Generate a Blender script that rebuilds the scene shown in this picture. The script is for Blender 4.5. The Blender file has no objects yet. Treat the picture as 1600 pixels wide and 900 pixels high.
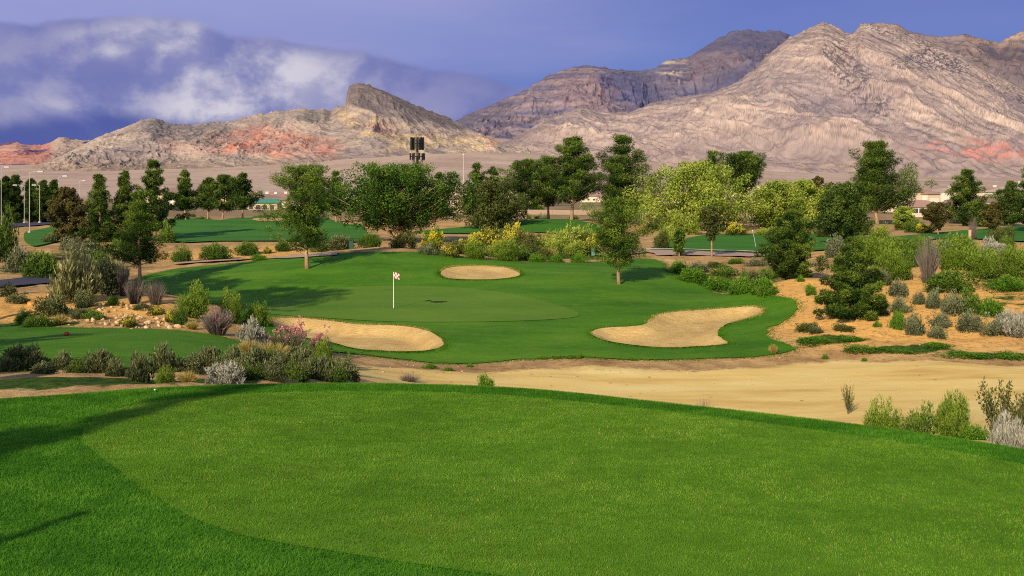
import bpy, math, random
import numpy as np
from mathutils.geometry import delaunay_2d_cdt
from mathutils import Vector

SC = bpy.context.scene
COL = SC.collection
R = math.radians
rng = np.random.default_rng(7)
random.seed(7)

# ------------------------------------------------------------------ camera
CAM_Z = 2.2
FPX = 1800.0          # focal length in pixels of a 1600 px wide frame
cam = bpy.data.cameras.new('camera')
cam.sensor_width = 36.0
cam.lens = 36.0 * FPX / 1600.0
cam.shift_y = -150.0 / 1600.0
cam.clip_start = 0.1
cam.clip_end = 60000.0
cam_o = bpy.data.objects.new('camera', cam)
cam_o.location = (0, 0, CAM_Z)
cam_o.rotation_euler = (R(90), 0, 0)
COL.objects.link(cam_o)
SC.camera = cam_o
SC.view_settings.view_transform = 'Standard'
SC.view_settings.look = 'None'
SC.view_settings.exposure = 0.0
SC.view_settings.gamma = 1.0
SC.cycles.max_bounces = 6
SC.cycles.transparent_max_bounces = 4
SC.cycles.use_denoising = False
SC.cycles.filter_width = 1.05

def PX(px, py, d):
    """world point that stands at depth d where the sight line (px, py) passes"""
    return ((px - 800.0) / FPX * d, d, CAM_Z - (py - 300.0) / FPX * d)

# ------------------------------------------------------------------ numpy noise
_P = np.random.default_rng(11).permutation(512)
_P = np.concatenate([_P, _P])
_G = np.random.default_rng(12).uniform(-1, 1, 1024)
def vnoise(x, y):
    xi = np.floor(x).astype(np.int64); yi = np.floor(y).astype(np.int64)
    fx = x - xi; fy = y - yi
    fx = fx * fx * fx * (fx * (fx * 6 - 15) + 10); fy = fy * fy * fy * (fy * (fy * 6 - 15) + 10)
    xi &= 511; yi &= 511
    def h(a, b): return _G[_P[(_P[a & 511] + b) & 511]]
    return (h(xi, yi) * (1 - fx) + h(xi + 1, yi) * fx) * (1 - fy) + (h(xi, yi + 1) * (1 - fx) + h(xi + 1, yi + 1) * fx) * fy
def fbm(x, y, o=5, g=0.5, l=2.03):
    x = np.asarray(x, float); y = np.asarray(y, float)
    s = np.zeros(np.broadcast(x, y).shape); a = 1.0; t = 0
    for i in range(o):
        s = s + a * vnoise(x * l ** i + 17.3 * i, y * l ** i - 9.1 * i); t += a; a *= g
    return s / t
def ridged(x, y, o=5, g=0.5, l=2.03):
    s = 0; a = 1.0; t = 0
    for i in range(o):
        n = 1 - np.abs(vnoise(x * l ** i + 31.7 * i, y * l ** i + 5.3 * i)) * 1.6
        s = s + a * n * n * np.sign(n); t += a; a *= g
    return s / t
def sstep(a, b, x):
    t = np.clip((x - a) / (b - a), 0, 1)
    return t * t * (3 - 2 * t)

# ------------------------------------------------------------------ mesh helpers
def new_obj(name, me, parent=None):
    o = bpy.data.objects.new(name, me)
    COL.objects.link(o)
    if parent is not None: o.parent = parent
    return o
def mesh_np(name, V, F, mat=None, val=None, smooth=False, colname='val', mats=None, midx=None):
    """V (n,3); F (m,k) all faces with the same number of corners; val (n,) or (n,3) per vertex"""
    V = np.asarray(V, np.float32); F = np.asarray(F, np.int32)
    me = bpy.data.meshes.new(name)
    m, k = F.shape
    me.vertices.add(len(V)); me.vertices.foreach_set('co', V.ravel())
    me.loops.add(m * k); me.loops.foreach_set('vertex_index', F.ravel())
    me.polygons.add(m)
    me.polygons.foreach_set('loop_start', np.arange(0, m * k, k, dtype=np.int32))
    me.polygons.foreach_set('loop_total', np.full(m, k, np.int32))
    if smooth: me.polygons.foreach_set('use_smooth', np.ones(m, bool))
    for mm in (mats or ([mat] if mat else [])): me.materials.append(mm)
    if midx is not None: me.polygons.foreach_set('material_index', np.asarray(midx, np.int32))
    if val is not None:
        val = np.asarray(val, np.float32)
        if val.ndim == 1:
            a = me.attributes.new(colname, 'FLOAT', 'POINT'); a.data.foreach_set('value', val)
        else:
            c = np.ones((len(V), 4), np.float32); c[:, :3] = val
            a = me.attributes.new(colname, 'FLOAT_COLOR', 'POINT'); a.data.foreach_set('color', c.ravel())
    me.update(calc_edges=True)
    return me
def grid_faces(nr, nc):
    i = np.arange(nr - 1)[:, None] * nc + np.arange(nc - 1)[None, :]
    return np.stack([i, i + 1, i + 1 + nc, i + nc], -1).reshape(-1, 4)
class MB:
    """collects polygons and builds them as one mesh"""
    def __init__(s): s.v = []; s.f = []; s.m = []
    def box(s, c, d, rz=0.0, mi=0, top=1.0):
        cx, cy, cz = c; hx, hy, hz = d[0] / 2, d[1] / 2, d[2] / 2
        b = len(s.v); co, si = math.cos(rz), math.sin(rz)
        for z, k in ((-hz, 1.0), (hz, top)):
            for x, y in ((-hx, -hy), (hx, -hy), (hx, hy), (-hx, hy)):
                x *= k; y *= k
                s.v.append((cx + x * co - y * si, cy + x * si + y * co, cz + z))
        for f in ((0, 3, 2, 1), (4, 5, 6, 7), (0, 1, 5, 4), (1, 2, 6, 5), (2, 3, 7, 6), (3, 0, 4, 7)):
            s.f.append(tuple(b + i for i in f)); s.m.append(mi)
    def tube(s, pts, rad, n=7, mi=0, cap=True):
        b = len(s.v); pts = [Vector(p) for p in pts]
        for i, p in enumerate(pts):
            t = (pts[min(i + 1, len(pts) - 1)] - pts[max(i - 1, 0)])
            t = t.normalized() if t.length > 1e-9 else Vector((0, 0, 1))
            u = t.cross(Vector((0, 1, 0.13))).normalized(); w = t.cross(u)
            r = rad[i] if hasattr(rad, '__len__') else rad
            for k in range(n):
                a = 2 * math.pi * k / n
                s.v.append(tuple(p + u * (r * math.cos(a)) + w * (r * math.sin(a))))
        for i in range(len(pts) - 1):
            for k in range(n):
                k2 = (k + 1) % n
                s.f.append((b + i * n + k, b + i * n + k2, b + (i + 1) * n + k2, b + (i + 1) * n + k)); s.m.append(mi)
        if cap:
            s.f.append(tuple(b + k for k in reversed(range(n)))); s.m.append(mi)
            s.f.append(tuple(b + (len(pts) - 1) * n + k for k in range(n))); s.m.append(mi)
    def poly(s, pts, mi=0):
        b = len(s.v); s.v += [tuple(p) for p in pts]; s.f.append(tuple(range(b, b + len(pts)))); s.m.append(mi)
    def mesh(s, name, mats, smooth=False):
        me = bpy.data.meshes.new(name); me.from_pydata(s.v, [], s.f)
        for m in (mats if isinstance(mats, (list, tuple)) else [mats]): me.materials.append(m)
        me.polygons.foreach_set('material_index', np.asarray(s.m, np.int32))
        if smooth: me.polygons.foreach_set('use_smooth', np.ones(len(s.f), bool))
        me.update(); return me
    def build(s, name, mats, parent=None, smooth=False):
        return new_obj(name, s.mesh(name, mats, smooth), parent)

def tag(o, label, cat, group=None):
    o['label'] = label; o['category'] = cat
    if group: o['group'] = group
    return o
def structure(o): o['kind'] = 'structure'; return o
def empty(name, loc, label, cat, group=None, rz=0.0):
    o = bpy.data.objects.new(name, None); o.empty_display_size = 0.3
    o.location = loc; o.rotation_euler = (0, 0, rz); COL.objects.link(o)
    return tag(o, label, cat, group)

# ------------------------------------------------------------------ material helpers
class NT:
    def __init__(s, nt): s.nt = nt
    def n(s, t, **kw):
        nd = s.nt.nodes.new(t)
        for k, v in kw.items():
            if k.startswith('i_'):
                key = k[2:]; nd.inputs[int(key) if key.isdigit() else key.replace('_', ' ')].default_value = v
            else: setattr(nd, k, v)
        return nd
    def l(s, a, b): s.nt.links.new(a, b)
    def put(s, sock, v):
        if isinstance(v, bpy.types.NodeSocket): s.l(v, sock)
        else: sock.default_value = v
    def m(s, op, a, b=0.0, c=0.0, clamp=False):
        nd = s.n('ShaderNodeMath', operation=op); nd.use_clamp = clamp
        for i, v in enumerate((a, b, c)): s.put(nd.inputs[i], v)
        return nd.outputs[0]
    def vm(s, op, a, b=(0, 0, 0)):
        nd = s.n('ShaderNodeVectorMath', operation=op); s.put(nd.inputs[0], a); s.put(nd.inputs[1], b); return nd.outputs[0]
    def mix(s, f, a, b, blend='MIX'):
        nd = s.n('ShaderNodeMix', data_type='RGBA', blend_type=blend)
        s.put(nd.inputs[0], f)
        for i, v in ((6, a), (7, b)):
            if isinstance(v, tuple) and len(v) == 3: v = (*v, 1)
            s.put(nd.inputs[i], v)
        return nd.outputs[2]
    def noise(s, vec, scale, detail=4.0, rough=0.55, dist=0.0, lac=2.0):
        nd = s.n('ShaderNodeTexNoise', noise_dimensions='3D')
        nd.inputs['Scale'].default_value = scale; nd.inputs['Detail'].default_value = detail
        nd.inputs['Roughness'].default_value = rough; nd.inputs['Distortion'].default_value = dist
        nd.inputs['Lacunarity'].default_value = lac
        s.l(vec, nd.inputs['Vector']); return nd.outputs[0]
    def voro(s, vec, scale, feat='F1', out='Distance', rand=1.0):
        nd = s.n('ShaderNodeTexVoronoi', feature=feat); nd.inputs['Scale'].default_value = scale
        nd.inputs['Randomness'].default_value = rand; s.l(vec, nd.inputs['Vector']); return nd.outputs[out]
    def mr(s, v, a, b, c=0.0, d=1.0, smooth=True):
        nd = s.n('ShaderNodeMapRange', interpolation_type='SMOOTHSTEP' if smooth else 'LINEAR')
        s.put(nd.inputs[0], v)
        for i, x in enumerate((a, b, c, d)): s.put(nd.inputs[1 + i], x)
        return nd.outputs[0]
    def ramp(s, f, stops):
        nd = s.n('ShaderNodeValToRGB'); s.put(nd.inputs[0], f); cr = nd.color_ramp
        while len(cr.elements) > 1: cr.elements.remove(cr.elements[0])
        cr.elements[0].position = stops[0][0]; cr.elements[0].color = (*stops[0][1], 1)
        for p, c in stops[1:]:
            e = cr.elements.new(p); e.color = (*c, 1)
        return nd.outputs[0]
    def scale(s, vec, k): return s.vm('MULTIPLY', vec, k)
    def attr(s, name): return s.n('ShaderNodeAttribute', attribute_name=name)
def material(name):
    m = bpy.data.materials.new(name); m.use_nodes = True
    nt = m.node_tree; nt.nodes.clear(); t = NT(nt)
    out = t.n('ShaderNodeOutputMaterial')
    return m, t, out
def finish(t, out, col, rough=0.9, bump=None, bs=0.3, bd=0.02, spec=0.15, metal=0.0):
    p = t.n('ShaderNodeBsdfPrincipled')
    t.put(p.inputs['Base Color'], (*col, 1) if isinstance(col, tuple) else col)
    t.put(p.inputs['Roughness'], rough)
    p.inputs['Specular IOR Level'].default_value = spec
    p.inputs['Metallic'].default_value = metal
    if bump is not None:
        b = t.n('ShaderNodeBump'); b.inputs['Strength'].default_value = bs; b.inputs['Distance'].default_value = bd
        t.l(bump, b.inputs['Height']); t.l(b.outputs[0], p.inputs['Normal'])
    t.l(p.outputs[0], out.inputs[0]); return p

def plain_mat(name, col, rough=0.7, var=0.15, sc=3.0, metal=0.0, spec=0.3):
    m, t, out = material(name)
    pos = t.n('ShaderNodeTexCoord').outputs['Object']
    n = t.noise(pos, sc, 4)
    c = t.mix(n, tuple(x * (1 - var) for x in col), tuple(min(1, x * (1 + var)) for x in col))
    finish(t, out, c, rough, spec=spec, metal=metal, bump=t.noise(pos, sc * 12, 3), bs=0.15, bd=0.01)
    return m
def srgb(r, g, b):
    f = lambda c: c / 12.92 if c <= 0.04045 else ((c + 0.055) / 1.055) ** 2.4
    return (f(r / 255), f(g / 255), f(b / 255))

# ------------------------------------------------------------------ terrain
def sdf(x, y, poly):
    """signed distance to a closed polygon, negative inside"""
    P = np.asarray(poly, float); x = np.asarray(x, float); y = np.asarray(y, float)
    d2 = np.full(x.shape, 1e18); ins = np.zeros(x.shape, bool)
    for i in range(len(P)):
        ax, ay = P[i]; bx, by = P[(i + 1) % len(P)]
        ex, ey = bx - ax, by - ay
        t = np.clip(((x - ax) * ex + (y - ay) * ey) / (ex * ex + ey * ey + 1e-12), 0, 1)
        d2 = np.minimum(d2, (x - ax - t * ex) ** 2 + (y - ay - t * ey) ** 2)
        c = ((ay > y) != (by > y)) & (x < (bx - ax) * (y - ay) / (by - ay + 1e-15) + ax)
        ins ^= c
    return np.where(ins, -1, 1) * np.sqrt(d2)
def smooth_poly(P, n=6):
    P = np.asarray(P, float); out = []
    N = len(P)
    for i in range(N):
        p0, p1, p2, p3 = P[i - 1], P[i], P[(i + 1) % N], P[(i + 2) % N]
        for k in range(n):
            t = k / n
            out.append(0.5 * ((2 * p1) + (-p0 + p2) * t + (2 * p0 - 5 * p1 + 4 * p2 - p3) * t * t + (-p0 + 3 * p1 - 3 * p2 + p3) * t ** 3))
    return np.array(out)

TEE_EDGE = [(-5.6, 12.45), (-4.06, 13.2), (-2.26, 13.5), (-.75, 13.4), (.36, 13.05), (1.38, 12.4), (2.59, 11.6), (3.33, 11.05), (4.05, 10.4),
            (4.6, 9.7), (5.6, 8.3), (6.6, 5), (6.6, -14), (-16, -14), (-16, 9.5), (-9, 11.6)]
TEE_EDGE = [(x * 1.03, y + .45) if y > 9 else (x, y) for x, y in TEE_EDGE]
TEE = smooth_poly(TEE_EDGE, 4)

# survey points: (sight column, sight row, depth)
CP = [  # second tee and the bank on the left
 (-100,520,50),(-100,575,36),(0,513,50),(100,513,50),(200,514,50),(300,520,49),(375,545,43),(0,575,36),(100,576,36),(200,575,36),(300,570,37),(60,540,42),(200,540,42),
 (50,600,24),(-150,610,24),(250,597,25),(450,592,27),(380,565,34),(500,585,32),
 (20,500,54),(200,490,55),(320,505,54),(100,462,62),(230,462,64),(330,480,62),(30,440,76),(-60,440,76),
 # wash
 (600,588,45),(700,590,46.5),(850,588,48),(1000,600,47),(1150,600,47),(1000,640,41),(1300,640,41),(1300,552,54),(1500,570,50),(1600,565,52),(1700,570,50),(1600,640,40),(850,640,41),
 # fairway lip
 (560,560,50),(640,566,51),(700,566,52),(850,562,52.5),(1000,565,52),(1150,562,53),(1230,545,55),
 # left bunker
 (430,505,61),(560,511,60),(660,517,59),(690,540,55),(600,552,53),(500,532,56),(560,530,56),
 # green
 (616,484,67),(620,505,62),(640,450,78),(450,475,71),(800,470,71),(870,490,66),(400,480,70),
 # back bunker and mounds
 (750,438,80),(750,418,86),(850,409,94),(967,445,78),(495,420,84),(600,391,92),(560,394,91),(670,394,92),(750,403,94),(400,412,90),(300,425,86),(260,440,82),(600,420,84),
 (600,384,103),(500,398,102),
 # right bunker
 (1060,545,56),(1060,489,65.5),(1180,483,67),(930,524,59),(1120,520,60),(1015,507,62),(1200,510,61),
 # right side
 (1150,460,76),(1050,430,84),(1000,404,98),(1240,433,74),(1220,470,67),(1250,505,61),
 (1335,497,60),(1420,470,65),(1400,520,57.5),(1500,512,58),(1480,455,66),(1500,420,74),(1590,425,73),(1590,480,61),(1590,520,56),(1400,400,86),(1450,385,93),(1600,390,90),(1700,400,80),(1700,480,60),(1330,440,75),
 (1110,408,98),(1200,410,96),(1120,440,85),
 (1080,397,104),(1200,399,106),(880,394,104),(760,398,102),(450,402,97),(340,402,104),(250,395,110),(420,385,112),
 # beyond
 (1250,372,140),(1100,380,128),(1400,372,140),(1550,372,140),(880,343,180),(820,348,170),(940,352,170),(750,360,165),(350,371,143),(480,372,140),(370,343,185),(300,347,175),(430,340,190),(550,372,140),(650,380,125),(60,355,165),(100,378,130),(160,385,118),(40,390,110),(0,420,90),(70,365,150)]
_cp = np.array([PX(*c) for c in CP])
_extra = [(-16, 2, -3.2), (-16, 14, -3.0), (0, 0, -4.5), (0, 12, -4.2), (14, 6, -4.5), (14, 18, -3.6), (7.6, 20.5, -2.2), (9.2, 19, -2.1), (6.9, 15.5, -1.3), (6.6, 17, -1.6), (10, 26, -3.4), (5, 24, -3.6), (16, 30, -3.9), (-30, 10, -2.8), (-40, 35, -2.6), (-45, 60, -3), (-60, 90, -3.2),
          (60, 40, -4), (50, 10, -4.5), (70, 80, -2.5), (-8, 30, -2.9), (0, 30, -5.0), (10, 33, -5.2)]
for yy in (215, 260):
    for xx in range(-130, 131, 26): _extra.append((xx, yy, -3.5))
_cp = np.vstack([_cp, np.array(_extra, float)])
def _tps_k(r2): return np.where(r2 > 1e-12, 0.5 * r2 * np.log(r2 + 1e-12), 0.0)
def _tps_fit(P, lam=2.0):
    n = len(P); X = P[:, :2]
    K = _tps_k(((X[:, None] - X[None]) ** 2).sum(-1)) + lam * np.eye(n)
    A = np.zeros((n + 3, n + 3)); A[:n, :n] = K; A[:n, n] = 1; A[:n, n + 1:] = X; A[n, :n] = 1; A[n + 1:, :n] = X.T
    b = np.zeros(n + 3); b[:n] = P[:, 2]
    return np.linalg.solve(A, b)
_w = _tps_fit(_cp)
def tps(x, y):
    sh = np.shape(x); x = np.ravel(x); y = np.ravel(y); out = np.zeros(len(x)); X = _cp[:, :2]; n = len(X)
    for s in range(0, len(x), 20000):
        xs, ys = x[s:s + 20000], y[s:s + 20000]
        out[s:s + 20000] = _tps_k((xs[:, None] - X[None, :, 0]) ** 2 + (ys[:, None] - X[None, :, 1]) ** 2) @ _w[:n] + _w[n] + _w[n + 1] * xs + _w[n + 2] * ys
    return out.reshape(sh)
def fan(x, y):
    """desert plain and the long slope that climbs to the mountains"""
    t = np.clip((y - 900.0) / 4100.0, 0, 3)
    sx = np.clip(x / np.maximum(y, 1.0), -0.5, 0.5)
    return -3.5 + (138 + 40 * np.exp(-((sx + .05) / .10) ** 2) - 66 * sstep(0.03, 0.4, sx) - 40 * sstep(-.1, -0.4, sx)) * t ** 1.35 + 3.0 * fbm(x / 300, y / 300, 3) * sstep(500, 1500, y)
def terrain0(x, y):
    x = np.asarray(x, float); y = np.asarray(y, float)
    w = sstep(195, 260, y)
    xc = np.clip(x, -120, 120)
    v = np.full(x.shape, -3.5); near = y < 262
    if near.any(): v[near] = np.clip(tps(xc[near], np.maximum(y[near], -12)), -8, 3)
    z = v * (1 - w) + fan(x, y) * w
    s = sdf(x, y, TEE) if (y < 70).any() else np.full(x.shape, 99.0)
    zt = -0.21 * (np.sqrt(s * s + 0.5) + s)
    k = 0.25
    near2 = y < 70
    d = zt - z
    zz = 0.5 * (zt + z + np.sqrt(d * d + k * k)) - 0.5 * (np.sqrt(25 + k * k) - 5)
    return np.where(near2, zz, z)
BOWLS = []      # (polygon, depth)
def terrain(x, y):
    z = terrain0(x, y)
    x = np.asarray(x, float); y = np.asarray(y, float)
    for poly, dep in BOWLS:
        lo = poly.min(0) - 1; hi = poly.max(0) + 1
        k = (x > lo[0]) & (x < hi[0]) & (y > lo[1]) & (y < hi[1])
        if k.any():
            s = sdf(x[k], y[k], poly)
            z = np.array(z); z[k] -= dep * sstep(0.0, 1.2, -s)
    return z
def hit(px, py, dmin=15.0, dmax=400.0):
    d = np.concatenate([np.arange(dmin, 120, 0.25), np.arange(120, dmax, 1.0)])
    x = (px - 800.0) / FPX * d; zr = CAM_Z - (py - 300.0) / FPX * d
    g = terrain0(x, d) - zr
    k = np.where((g[:-1] < 0) & (g[1:] >= 0))[0]
    if len(k) == 0:
        i = int(np.argmin(np.abs(g))); dd = d[i]
    else:
        i = k[0]; dd = d[i] + (d[i + 1] - d[i]) * (-g[i]) / (g[i + 1] - g[i])
    return ((px - 800.0) / FPX * dd, dd)
def bare_relief(X, Y):
    """small lumps of the unmown ground"""
    X = np.asarray(X, float); Y = np.asarray(Y, float)
    bare = np.ones(X.shape); near = Y < 250
    if near.any():
        for poly in [LAWN, FTEE] + FAR: bare[near] *= sstep(0, 1.5, sdf(X[near], Y[near], poly))
    bare *= sstep(0.5, 5, sdf(X, Y, TEE)) * (Y < 240)
    ws = np.zeros(X.shape); near = Y < 150
    if near.any(): ws[near] = sstep(2.2, -1.8, sdf(X[near], Y[near], WASH) + 1.2 * fbm(X[near] / 4, Y[near] / 4, 3))
    return bare * (0.16 * fbm(X / 2.6, Y / 2.6, 4) * (1 - .8 * ws) + .05 * fbm(X / .7, Y / .7, 2) * (1 - .9 * ws)), ws
def zat(x, y):
    x = np.array([float(x)]); y = np.array([float(y)])
    return float(terrain(x, y)[0] + bare_relief(x, y)[0][0])
def outline(pts, dmin=15.0, n=6): return smooth_poly([hit(a, b, dmin) for a, b in pts], n)

LAWN = outline([(215,436),(255,425),(300,418),(420,406),(495,399),(600,394.5),(690,397),(740,404),(800,409),(850,411),(900,411),(960,408),(1010,405),(1035,411),(1042,425),(1090,445),(1150,459),(1230,466),(1245,480),(1230,500),(1200,515),(1208,532),(1240,545),(1200,556),(1100,561),(1000,563),(900,559),(800,564),(720,569),(640,564),(560,554),(480,545),(430,525),(380,500),(310,470),(230,452)])
GREEN = outline([(400,487),(450,465),(555,450),(680,449),(780,458),(860,475),(905,493),(860,501),(720,505),(600,504),(500,498),(440,494)])
BUNKER_A = outline([(425,501),(470,499),(520,504),(560,509),(620,511),(660,517),(686,529),(693,540),(680,548),(640,551.5),(590,550),(550,546),(500,534),(440,520)])
BUNKER_B = outline([(924,523),(935,516),(965,513),(1000,511),(1018,503),(1030,494),(1080,487.5),(1130,484),(1172,481),(1190,485),(1186,493),(1165,500),(1138,508),(1122,518),(1122,527),(1136,537),(1128,541),(1090,543.5),(1035,545),(985,541),(945,534)])
BUNKER_C = outline([(688,428),(696,421),(715,418),(748,417),(790,420),(811,428),(806,434),(772,438),(720,438),(696,435)], 70)
FTEE = outline([(-80,512),(0,512),(110,513),(220,515),(310,521),(372,534),(385,545),(330,566),(230,575),(100,577),(-80,577)])
BOWLS += [(BUNKER_A, 0.5), (BUNKER_B, 0.45), (BUNKER_C, 0.22)]
WASH = np.array([hit(px, py) for px, py in [(575,576),(640,580),(720,582),(820,576),(950,575),(1080,578),(1180,579),(1260,575),(1320,568),(1420,565),(1520,569),(1620,574)]] + [(34, 50), (36, 12), (9, 13), (4, 18), (2, 26), (-2, 34), (-6, 42)])
TEETOP = smooth_poly([(-3.75, 10.1), (-4.05, 11.0), (-3.95, 11.9), (-3.2, 12.55), (-1.9, 12.85), (-.6, 12.75), (.5, 12.35), (1.6, 11.7), (2.8, 10.8), (3.7, 10.0), (4.4, 9.0), (5, 7.2), (5.0, 6.2), (3, 6.0), (1.6, 5.9), (.5, 6.35), (-.4, 6.72), (-1.15, 7.05), (-1.87, 7.47), (-2.7, 8.45), (-3.3, 9.4)], 6)

# ------------------------------------------------------------------ ground materials
def pos_of(t): return t.n('ShaderNodeNewGeometry').outputs['Position']
def grass_mat(name, dark, mid, lite, dry=None, fine=60.0, streak=None, drymax=0.5, bs=0.5):
    m, t, out = material(name); p = pos_of(t)
    p2 = t.scale(p, (1, streak or 1.0, 1))
    n1 = t.noise(t.scale(p, (.8, 1.6, 1)), 0.16, 5, 0.65); n2 = t.noise(p2, 2.1, 5, 0.65); n3 = t.noise(p2, fine, 3, 0.7)
    f = t.m('ADD', t.m('MULTIPLY', n1, 0.7), t.m('ADD', t.m('MULTIPLY', n2, 0.3), t.m('MULTIPLY', n3, 0.3)))
    c = t.ramp(f, [(0.42, dark), (0.62, mid), (0.86, lite)])
    if dry:
        k = t.m('MULTIPLY', t.mr(t.noise(p, 0.9, 5, 0.7), 0.5, 0.75), drymax)
        c = t.mix(k, c, dry)
    finish(t, out, c, 0.85, bump=t.m('ADD', n3, t.m('MULTIPLY', n2, 0.6)), bs=bs, bd=0.04, spec=0.1)
    return m
M = {}
M['tee'] = grass_mat('mown tee grass', (.055, .175, .009), (.115, .28, .016), (.185, .37, .032), (.27, .31, .05), fine=85, streak=2.6, drymax=.35)
M['rough'] = grass_mat('rough grass', (.032, .13, .008), (.068, .225, .012), (.13, .325, .026), None, fine=60)
M['lawn'] = grass_mat('fairway grass', (.032, .115, .006), (.072, .205, .010), (.145, .30, .02), (.22, .27, .03), fine=12, streak=2.2, drymax=.4)
M['green'] = grass_mat('putting green grass', (.07, .17, .014), (.115, .235, .02), (.16, .285, .03), (.22, .25, .04), fine=9, streak=3.0, drymax=.45, bs=.15)
M['farlawn'] = grass_mat('far fairway grass', (.032, .125, .014), (.06, .195, .022), (.10, .26, .035), None, fine=5, streak=3)

def ground_mat():
    m, t, out = material('desert ground'); p = pos_of(t)
    zone = t.n('ShaderNodeSeparateColor'); t.l(t.attr('zone').outputs['Color'], zone.inputs[0])
    wash, veg, orange = zone.outputs[0], zone.outputs[1], zone.outputs[2]
    sp = t.n('ShaderNodeSeparateXYZ'); t.l(p, sp.inputs[0]); y = sp.outputs[1]
    n1 = t.noise(p, 0.35, 6, 0.65); n2 = t.noise(p, 3.2, 6, 0.7)
    vo = t.voro(p, 5.0); vcol = t.n('ShaderNodeTexVoronoi'); vcol.inputs['Scale'].default_value = 5.0; t.l(p, vcol.inputs['Vector'])
    base = t.ramp(n1, [(0.25, (.25, .15, .07)), (0.45, (.50, .305, .135)), (0.6, (.66, .43, .19)), (0.8, (.78, .57, .31))])
    base = t.mix(t.m('MULTIPLY', orange, t.mr(n2, .15, .55)), base, (.84, .47, .14))
    stone = t.mr(vo, .18, .05)
    st_on = t.mr(t.noise(p, 0.8, 3), .44, .6)
    srand = t.n('ShaderNodeSeparateColor'); t.l(vcol.outputs['Color'], srand.inputs[0])
    stc = t.ramp(srand.outputs[0], [(0.1, (.2, .12, .07)), (.45, (.5, .36, .2)), (.8, (.7, .57, .38))])
    base = t.mix(t.m('MULTIPLY', stone, st_on), base, stc)
    base = t.mix(t.m('MULTIPLY', t.mr(n2, .52, .35), .45), base, (.16, .09, .045))
    # sandy wash
    ws = t.scale(p, (0.25, 1.0, 1.0))
    wn = t.noise(ws, 0.55, 5, 0.6)
    wc = t.ramp(wn, [(.3, (.70, .45, .14)), (.5, (.92, .66, .235)), (.7, (.95, .75, .32))])
    peb = t.m('MULTIPLY', t.mr(t.voro(p, 1.0), .11, .05), t.mr(t.noise(p, 0.5, 3), .40, .55))
    wc = t.mix(t.m('MULTIPLY', peb, .75), wc, (.16, .10, .05))
    wc = t.mix(t.m('MULTIPLY', t.mr(n2, .55, .75), .25), wc, (.75, .6, .36))
    wk = t.mr(t.m('ADD', wash, t.m('MULTIPLY', t.m('SUBTRACT', n2, .5), .5)), .35, .65)
    base = t.mix(wk, base, wc)
    # sparse green cover
    gk = t.mr(t.m('ADD', t.m('MULTIPLY', veg, .8), t.m('SUBTRACT', t.noise(p, 1.3, 6, .7), .62)), .12, .32)
    gc = t.ramp(n2, [(.3, (.02, .045, .008)), (.5, (.05, .10, .015)), (.75, (.12, .17, .03))])
    base = t.mix(gk, base, gc)
    # distant plain
    fp = t.scale(p, (1.0, 0.35, 1.0))
    f1 = t.noise(fp, 0.004, 6, .6); f2 = t.noise(fp, 0.05, 5, .7)
    far = t.ramp(f1, [(.3, (.46, .32, .26)), (.5, (.58, .42, .34)), (.7, (.68, .52, .40))])
    far = t.mix(t.m('MULTIPLY', t.mr(f2, .5, .66), .4), far, (.20, .15, .115))
    mid = t.mix(t.mr(f2, .4, .6), (.40, .27, .16), (.16, .15, .075))
    far = t.mix(t.mr(y, 420, 1300), mid, far)
    base = t.mix(t.mr(y, 170, 330), base, far)
    b = t.m('ADD', t.m('MULTIPLY', n2, .7), t.m('MULTIPLY', t.m('MULTIPLY', stone, st_on), .5))
    b = t.m('MULTIPLY', b, t.mr(wk, 0, 1, 1, .35))
    finish(t, out, base, 0.95, bump=b, bs=.7, bd=.12, spec=.05)
    return m
M['ground'] = ground_mat()
def sand_mat():
    m, t, out = material('bunker sand'); p = pos_of(t)
    n = t.noise(p, 0.8, 5, .6); n2 = t.noise(p, 14, 3, .7); w = t.noise(t.scale(p, (.5, 3.2, 1)), 3.4, 4, .65, 1.2)
    c = t.ramp(n, [(.3, (.62, .41, .155)), (.55, (.76, .53, .215)), (.75, (.82, .60, .27))])
    c = t.mix(t.m('MULTIPLY', t.mr(w, .55, .4), .4), c, (.36, .225, .10))
    finish(t, out, c, .95, bump=t.m('ADD', t.m('MULTIPLY', w, .8), t.m('MULTIPLY', n2, .3)), bs=.6, bd=.12, spec=.05)
    return m
M['sand'] = sand_mat()
M['path'] = plain_mat('cart path concrete', (.50, .35, .27), .9, .15, .8)
M['kerb'] = plain_mat('kerb concrete', (.80, .64, .44), .9, .1, 1)
M['road'] = plain_mat('asphalt', (.065, .06, .085), .8, .2, .6)

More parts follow.
